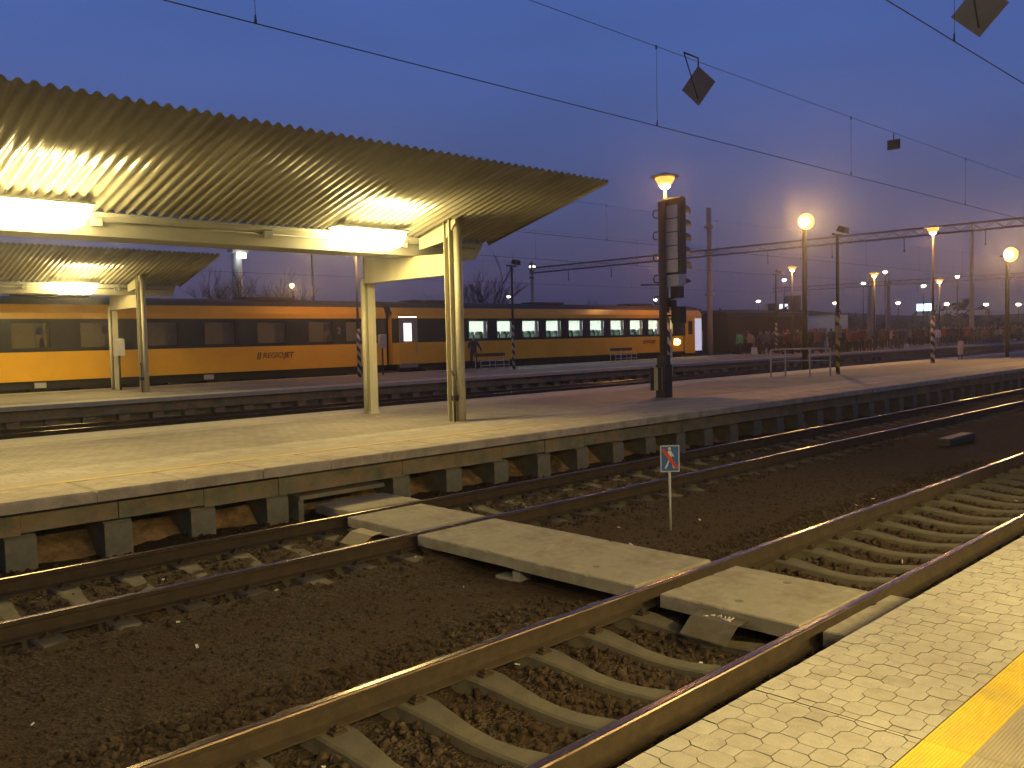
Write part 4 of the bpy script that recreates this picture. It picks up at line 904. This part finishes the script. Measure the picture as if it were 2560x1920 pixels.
# ================================================================== PEOPLE
def person_mesh(name, lean=0, stride=0, arms='down', fingers=False):
    """skin-modifier figure, 1.75 m, facing -y"""
    s = stride
    J = {'pelvis': (0, 0, .95), 'waist': (0, -.01 - lean * .1, 1.1), 'chest': (0, -.01 - lean * .25, 1.32), 'neckb': (0, -lean * .3, 1.47), 'neck': (0, -.015 - lean * .33, 1.54), 'head': (0, -.035 - lean * .36, 1.63), 'crown': (0, -.02 - lean * .37, 1.72)}
    R = {'pelvis': (.155, .12), 'waist': (.15, .115), 'chest': (.18, .13), 'neckb': (.085, .08), 'neck': (.058, .058), 'head': (.082, .1), 'crown': (.066, .08)}
    E = [('pelvis', 'waist'), ('waist', 'chest'), ('chest', 'neckb'), ('neckb', 'neck'), ('neck', 'head'), ('head', 'crown')]
    for sd, q in (('l', -1), ('r', 1)):
        st = s * q
        J['hip' + sd] = (.1 * q, 0, .88); J['knee' + sd] = (.105 * q, -.05 - st * .16, .5); J['ank' + sd] = (.11 * q, .02 - st * .34 + (.1 if st < 0 else 0), .09 + (.04 if st < 0 else 0)); J['toe' + sd] = (.125 * q, -.15 - st * .34 + (.1 if st < 0 else 0), .045)
        R['hip' + sd] = (.095, .105); R['knee' + sd] = (.065, .07); R['ank' + sd] = (.048, .05); R['toe' + sd] = (.042, .034)
        E += [('pelvis', 'hip' + sd), ('hip' + sd, 'knee' + sd), ('knee' + sd, 'ank' + sd), ('ank' + sd, 'toe' + sd)]
        a = arms if arms != 'mix' else ('down' if q < 0 else 'fwd')
        J['sho' + sd] = (.2 * q, -lean * .27, 1.4)
        if a == 'down': J['elb' + sd] = (.26 * q, .03 + st * .12, 1.13); J['wri' + sd] = (.26 * q, -.03 + st * .2, .88); J['fin' + sd] = (.25 * q, -.05 + st * .22, .75)
        elif a == 'fwd': J['elb' + sd] = (.27 * q, -.02, 1.14); J['wri' + sd] = (.17 * q, -.24, 1.16); J['fin' + sd] = (.11 * q, -.33, 1.18)
        elif a == 'walk' and q < 0: J['elb' + sd] = (.27 * q, -.03, 1.14); J['wri' + sd] = (.2 * q, -.25, 1.12); J['fin' + sd] = (.16 * q, -.36, 1.13)
        elif a == 'walk': J['elb' + sd] = (.33 * q, .02, 1.17); J['wri' + sd] = (.42 * q, -.06, .95); J['fin' + sd] = (.45 * q, -.09, .84)
        elif a == 'out': J['elb' + sd] = (.36 * q, -.06, 1.2); J['wri' + sd] = (.5 * q, -.2, 1.02); J['fin' + sd] = (.56 * q, -.25, .93)
        R['sho' + sd] = (.078, .078); R['elb' + sd] = (.055, .055); R['wri' + sd] = (.04, .042); R['fin' + sd] = (.03, .022)
        E += [('chest', 'sho' + sd), ('sho' + sd, 'elb' + sd), ('elb' + sd, 'wri' + sd), ('wri' + sd, 'fin' + sd)]
    ks = list(J); me = bpy.data.meshes.new('figure'); me.from_pydata([J[k] for k in ks], [(ks.index(a), ks.index(c)) for a, c in E], [])
    ob = bpy.data.objects.new('figure', me); COL.objects.link(ob)
    md = ob.modifiers.new('skin', 'SKIN'); sv = me.skin_vertices[0].data
    for i, k in enumerate(ks): sv[i].radius = R[k]; sv[i].use_root = (k == 'pelvis')
    sb = ob.modifiers.new('sub', 'SUBSURF'); sb.levels = 1; sb.render_levels = 1
    bpy.context.view_layer.update()
    m2 = bpy.data.meshes.new_from_object(ob.evaluated_get(bpy.context.evaluated_depsgraph_get())); bpy.data.objects.remove(ob)
    if fingers:
        bm = bmesh.new(); bm.from_mesh(m2)
        for sd, q in (('l', -1), ('r', 1)):
            f0 = Vector(J['fin' + sd]); d = (f0 - Vector(J['wri' + sd])).normalized(); w = d.cross(Vector((0, 0, 1))).normalized()
            for k, (off, ln) in enumerate(((-.027, .06), (-.009, .072), (.009, .068), (.027, .055), (-.045, .045))):
                tb = MB(); st_ = f0 + w * off - d * (.0 if k < 4 else .05); tb.tube([st_ - d * .02, st_ + d * ln * .5, st_ + d * ln * .95 + Vector((0, -.012, -.01))], [.0095, .009, .0065], 6)
                vs = [bm.verts.new(v) for v in tb.v]
                for f in tb.f: bm.faces.new([vs[i] for i in f])
        bm.to_mesh(m2); bm.free()
    m2.name = name; m2.materials.clear()
    for _ in range(4): m2.materials.append(None)
    hands = [Vector(J['finl']), Vector(J['finr'])]; hc = Vector(J['head'])
    for p in m2.polygons:
        c = p.center; p.use_smooth = True
        near = min((c - h).length for h in hands)
        if near < .115 and abs(c.x) > .05 and fingers or near < .085 and abs(c.x) > .05: i = 2
        elif c.z > 1.53 and (c - hc).length < .25: i = 3 if (c.z > 1.69 or (c.y > hc.y + .01 and c.z > 1.56)) else 2
        elif c.z > 1.5 and abs(c.x) < .1: i = 2
        elif c.z > .84 or abs(c.x) > .215: i = 1
        else: i = 0
        p.material_index = i
    return m2
FIG = [person_mesh('figure_a', 0, 0, 'down'), person_mesh('figure_b', .15, 0, 'fwd'), person_mesh('figure_c', .1, .25, 'mix'), person_mesh('figure_d', .1, .8, 'down')]
CL = lambda n_, c: mat('cloth_' + n_, tuple(min(.9, q * 1.5) for q in c), .2, 9, .95)
MID = [CL('grey', (.14, .14, .14)), CL('beige', (.22, .17, .12)), CL('rust', (.2, .06, .03)), CL('slate', (.08, .1, .15)), CL('wine', (.14, .03, .035)), CL('moss', (.1, .11, .05))]
DK = [CL('black', (.02, .02, .022)), CL('navy', (.025, .028, .05)), CL('brown', (.05, .032, .024)), CL('charcoal', (.04, .038, .038)), CL('olive', (.04, .042, .026)), CL('maroon', (.08, .022, .022))]
HAIR = [mat('hair_dark', (.02, .014, .01), .2, 20, .8), mat('hair_brown', (.06, .035, .02), .2, 20, .8), mat('hat_grey', (.09, .09, .09), .2, 20, .9)]
def person(x, y, fig, rot, trousers, coat, hair, label, group=None, sc=1.0):
    o = bpy.data.objects.new('person', FIG[fig] if isinstance(fig, int) else fig); COL.objects.link(o)
    for i, mm in enumerate((trousers, coat, SKIN, hair)): o.material_slots[i].link = 'OBJECT'; o.material_slots[i].material = mm
    o.location = (x, y, Z); o.rotation_euler = (0, 0, rot); o.scale = (sc, sc, sc)
    return tag(o, label, 'person', group)
WALK = person_mesh('figure_walk', .12, .45, 'walk', True)
person(31.45, 35.0, WALK, rad(-35), DK[0], DK[1], HAIR[0], 'man in dark clothes walking past the lit coach, one hand raised in front', sc=1.02)
G_ = 'people waiting beyond the train'
person(57.6, 34.6, 0, rad(150), DK[0], CL('green', (.07, .26, .10)), HAIR[0], 'person in a green jacket just right of the train end', G_)
person(60.8, 32.6, 1, rad(30), DK[3], CL('orange_red', (.9, .2, .08)), HAIR[1], 'person in a bright orange-red jacket near the train end', G_)
person(58.9, 31.4, 3, rad(70), DK[0], DK[2], HAIR[0], 'person in brown striding at the platform edge near the train end', G_)
person(57.9, 32.6, 2, rad(-40), DK[1], CL('grey_violet', (.09, .08, .12)), HAIR[2], 'person with a grey hat between the green and brown figures', G_)
person(72.6, 29.6, 1, rad(20), DK[1], CL('pink', (.45, .23, .22)), HAIR[1], 'person in a pale pink top left of the unlit floodlight pole', G_)
person(80.8, 28.9, 0, rad(90), CL('tan', (.22, .18, .15)), CL('lilac', (.5, .42, .5)), HAIR[1], 'person in a pale lilac shirt standing alone at the crowd edge', G_)
person(65.6, 30.2, 0, rad(10), DK[1], CL('red', (.22, .03, .03)), HAIR[1], 'person in a dark red jacket in the front row', G_)
SMALL = 'person standing in the dim waiting crowd on the far platform'
rr = random.Random(11); spots = []
tries = 0
while len(spots) < 125 and tries < 6000:
    tries += 1
    x = 59 + 62 * rr.random() ** 1.15; y = rr.uniform(28.6, 35.6)
    if any((x - a) ** 2 + (y - c_) ** 2 < .42 for a, c_ in spots): continue
    spots.append((x, y))
for k in range(60):
    x, y = rr.uniform(57.8, 68), rr.uniform(29.2, 35.2)
    if all((x - a) ** 2 + (y - c_) ** 2 > .4 for a, c_ in spots): spots.append((x, y))
for x, y in spots:
    person(x, y, rr.choice([0, 0, 0, 1, 1, 2, 2, 3]), rr.uniform(0, 6.28), rr.choice(DK[:4]), rr.choice(MID) if rr.random() < .4 else rr.choice(DK), rr.choice(HAIR), SMALL, G_, rr.uniform(.92, 1.07))
def bag(x, y, m, label, s_=1):
    o = thing('shopping_bag', label, 'bag', (x, y, Z), rr.uniform(0, 3), 'bags on the far platform')
    MB().add([(-.17 * s_, -.09 * s_, 0), (.17 * s_, -.09 * s_, 0), (.17 * s_, .09 * s_, 0), (-.17 * s_, .09 * s_, 0), (-.19 * s_, -.06 * s_, .38 * s_), (.15 * s_, -.05 * s_, .42 * s_), (.17 * s_, .06 * s_, .4 * s_), (-.16 * s_, .05 * s_, .41 * s_)], [(0, 3, 2, 1), (4, 5, 6, 7), (0, 1, 5, 4), (1, 2, 6, 5), (2, 3, 7, 6), (3, 0, 4, 7)]).build('sack', m, o)
    MB().tube([(-.08 * s_, 0, .4 * s_), (-.04 * s_, 0, .54 * s_), (.04 * s_, 0, .54 * s_), (.08 * s_, 0, .4 * s_)], .012, 5).build('handle', m, o)
bag(57.6, 33.4, WHITEP, 'white bag beside the person in green', 1.3); bag(58.7, 33.0, LIGHTM, 'pale bag at the feet of the grey hatted person', 1.1); bag(73.3, 28.6, WHITEP, 'small white bag on the platform edge under the crowd')

# ================================================================== BEHIND THE STATION
def branch(b, p, d, L, r, depth, rng, spread):
    q = p + d * L * .55 + Vector((rng.uniform(-1, 1), rng.uniform(-1, 1), 0)) * L * .05; e = q + (d + Vector((0, 0, .12))).normalized() * L * .45
    b.tube([p, q, e], [r, r * .8, r * .6], 5 if depth > 2 else 3, 0, False)
    if depth == 0: return
    for k in range(3 if depth > 1 else 4):
        a = rng.uniform(0, 6.28); t = rng.uniform(.35, 1)
        o_ = p + (e - p) * t
        nd = (d + spread * Vector((math.cos(a), math.sin(a), rng.uniform(-.1, .5)))).normalized()
        branch(b, o_, nd, L * rng.uniform(.55, .8), r * .55, depth - 1, rng, spread)
def bare_tree(x, y, h, label, seed, spread=.55, n=1):
    o = thing('bare_tree', label, 'tree', (x, y, -.6), 0, 'bare trees behind the train'); rng = random.Random(seed)
    MB().tube([(0, 0, 0), (.05, 0, h * .16), (0, .06, h * .3)], [h * .022, h * .018, h * .014], 8).build('trunk', BARK, o)
    b = MB()
    for k in range(7):
        a = k * 6.28 / 7 + rng.uniform(-.3, .3); d = Vector((math.cos(a) * spread, math.sin(a) * spread, 1)).normalized()
        branch(b, Vector((0, .06 * k / 7, h * (.17 + .018 * k))), d, h * .34, h * .011, 4, rng, spread)
    b.build('crown', TWIG, o)
bare_tree(57.5, 62.5, 10.2, 'broad bare tree right of the canopy end', 3, .5)
bare_tree(53.0, 61.5, 7.4, 'low bare tree seen between the two cream posts', 5, .7)
bare_tree(46.0, 62, 6.9, 'small bare tree left of the cream posts gap', 8, .8)
bare_tree(36.0, 66, 8.6, 'bare tree left of the two orange lights, above the train roof', 9, .45)
bare_tree(33.0, 66, 8.8, 'bare tree beside the tall white lit mast', 12, .45)
bare_tree(39.0, 67, 8.2, 'bare tree directly behind the lower orange light', 14, .45)
bare_tree(84.0, 74, 7.8, 'low bare tree above the lit coach roof, left', 15, .7)
bare_tree(92.0, 76, 7.6, 'low bare tree above the lit coach roof, middle', 16, .7)
bare_tree(100.0, 78, 7.0, 'low bare tree above the lit coach roof, right', 17, .8)
def treeline(name, x0, y0, x1, y1, h, seed, n=2600):
    rng = np.random.default_rng(seed); vs = []; fs = []
    for i in range(n):
        t = rng.random(); top = h * (.55 + .25 * math.sin(t * 37 + seed) + .2 * math.sin(t * 91 + 2 * seed))
        c = np.array([x0 + (x1 - x0) * t + rng.normal(0, 2), y0 + (y1 - y0) * t + rng.normal(0, 2), -.6 + top * rng.random() ** .8])
        s_ = rng.uniform(.25, .7); a = rng.normal(0, 1, (3, 3)) * s_
        k = len(vs); vs += (c + a).tolist(); fs.append((k, k + 1, k + 2))
    MB().add(vs, fs).build(name, mat('far_foliage', (.035, .033, .026), .3, .3, 1)); tag(bpy.data.objects[name], 'dark hazy line of far trees and bushes on the horizon', 'treeline', kind='stuff')
treeline('far_woods', 95, 112, 190, 20, 7.0, 3, 5200)
treeline('left_bushes', 5, 66, 80, 76, 5.0, 5, 2600)
# dark hill line far right
b = MB(); n = 60
vs = []; 
for i in range(n + 1):
    t = i / n; x = 120 + 130 * t; y = 190 - 190 * t; hh = 6.0 + 1.6 * math.sin(t * 5) + .7 * math.sin(t * 17)
    vs += [(x, y, -.6), (x + 12, y + 12, hh), (x + 40, y + 40, -.6)]
fs = []
for i in range(n): a = i * 3; fs += [(a, a + 3, a + 4, a + 1), (a + 1, a + 4, a + 5, a + 2)]
b.add(vs, fs, 0, True).build('hills', mat('far_hill', (.03, .03, .028), .2, .1, 1))['kind'] = 'structure'

o = thing('white_shed', 'long low white building behind the crowd', 'building', (124, 65, -.6), rad(-52))
MB().box(-7, 7, -3, 3, 0, 5.1).build('wall', mat('shed_white', (.6, .6, .62), .08, .5, .7), o); MB().prism([(-7.3, 5.103), (7.3, 5.103), (0, 6.0)], -3.2, 3.2, 'y').build('roof', COACHR, o)
MB().box(2, 4, -3.05, -3.003, 0, 3.2).build('door', GREYM, o)
o = thing('tower_block', 'dark block with two small lit windows on the horizon', 'building', (147, 79.5, -.6), rad(-52))
b = MB(); b.box(-2.8, .6, -2, 2, 0, 7.9); b.box(.6, 2.9, -2, 2, 0, 9.2); b.build('wall', mat('block_brown', (.06, .05, .045), .15, .3, .9), o)
for dx in (-.55, .35): MB().box(-.3 + dx, .3 + dx, -2.06, -2.003, 6.9, 7.75).build('window', emit('far_window_glow', (.85, .95, 1.0), 1.6, False), o)
o = thing('lit_sign', 'bright bluish white illuminated sign above the far crowd', 'sign', (140.0, 51.9, -.6), rad(-69))
b = MB(); b.box(-.12, -.02, -.1, .1, 0, 5.5); b.build('pole', DARKST, o); MB().cbox(-1.2, 1.2, -.15, .15, 5.45, 6.65, .05).build('cabinet', LIGHTM, o); MB().box(-1.12, 1.12, -.2, -.155, 5.52, 6.55).build('lit_face', emit('sign_glow', (.55, .88, 1.0), 5.0, False), o)
o = thing('white_mast', 'tall pale mast lit from its top, behind the train at left', 'lamp post', (34.5, 67, -.6))
MB().tube([(0, 0, 0), (0, 0, 10.2)], [.5, .4], 12).build('pole', mat('mast_white', (.3, .3, .3), .1, 2, .6), o); MB().cbox(-.7, .7, -.7, .2, 10.2, 10.6, .1).build('lamp_head', LIGHTM, o); MB().box(-.35, .35, -.95, -.72, 9.75, 10.15).build('lamp_glass', emit('mast_white_glow', (.95, 1.0, .95), 9.0), o)
star_lamp(40.5, 65.3, 10.4, 'orange light higher of the two above the left coach', -.6, .1, .16)
star_lamp(40.2, 68.1, 7.2, 'orange light lower of the two above the left coach', -.6, .1, .16)
# tiny white lights along the horizon
TINY = emit('street_lamp_glow', (1.0, .78, .48), 22.0, False)
tl = None
for ux, uy, uz in ((88.07, 47.37, 7.77), (91.56, 40.21, 7.08), (92.39, 38.26, 8.14), (93.72, 34.88, 6.53), (94.75, 31.96, 7.32), (86.74, 49.75, 5.56), (90.4, 42.75, 5.09), (92.86, 37.12, 4.87), (94.44, 32.87, 4.6), (95.54, 29.52, 4.42), (96.34, 26.82, 4.31), (80.66, 59.11, 6.07), (69.84, 71.57, 6.88), (71.82, 69.58, 10.16)):
    s_ = 1.35 if uz < 9 else .9
    x, y, h = ux * s_, uy * s_, 2.163 + (uz - 2.163) * s_
    o = thing('street_lamp', 'tiny white street light among the dots along the horizon', 'street lamp', (x, y, -.6), 0, 'tiny white lights on the horizon')
    H = h + .6
    MB().tube([(0, 0, 0), (0, 0, H + .1)], [.09, .06], 6).build('pole', POSTM, o)
    MB().box(-.3, .3, -.2, .2, H + .16, H + .3).build('lamp_head', POSTM, o)
    if tl is None: b = MB(); b.lathe([(.001, .15), (.24, .14), (.3, 0), (.2, -.12), (.001, -.15)], (0, 0, 0), 10); tl = b.build('lamp_glass', TINY, o, (0, 0, H))
    else: c = tl.copy(); COL.objects.link(c); c.parent = o; c.location = (0, 0, H)

# ================================================================== HAZE
if HAZE_DENSITY > 0:
    hm = bpy.data.materials.new('haze_air'); hm.use_nodes = True; hn = hm.node_tree.nodes; hn.clear()
    pv = hn.new('ShaderNodeVolumePrincipled'); pv.inputs['Color'].default_value = (.86, .84, .9, 1); pv.inputs['Density'].default_value = HAZE_DENSITY; pv.inputs['Anisotropy'].default_value = .9
    ho = hn.new('ShaderNodeOutputMaterial'); hm.node_tree.links.new(pv.outputs[0], ho.inputs['Volume'])
    MB().box(-310, 510, -260, 460, -1.65, 16.0).build('haze', hm)['kind'] = 'stuff'
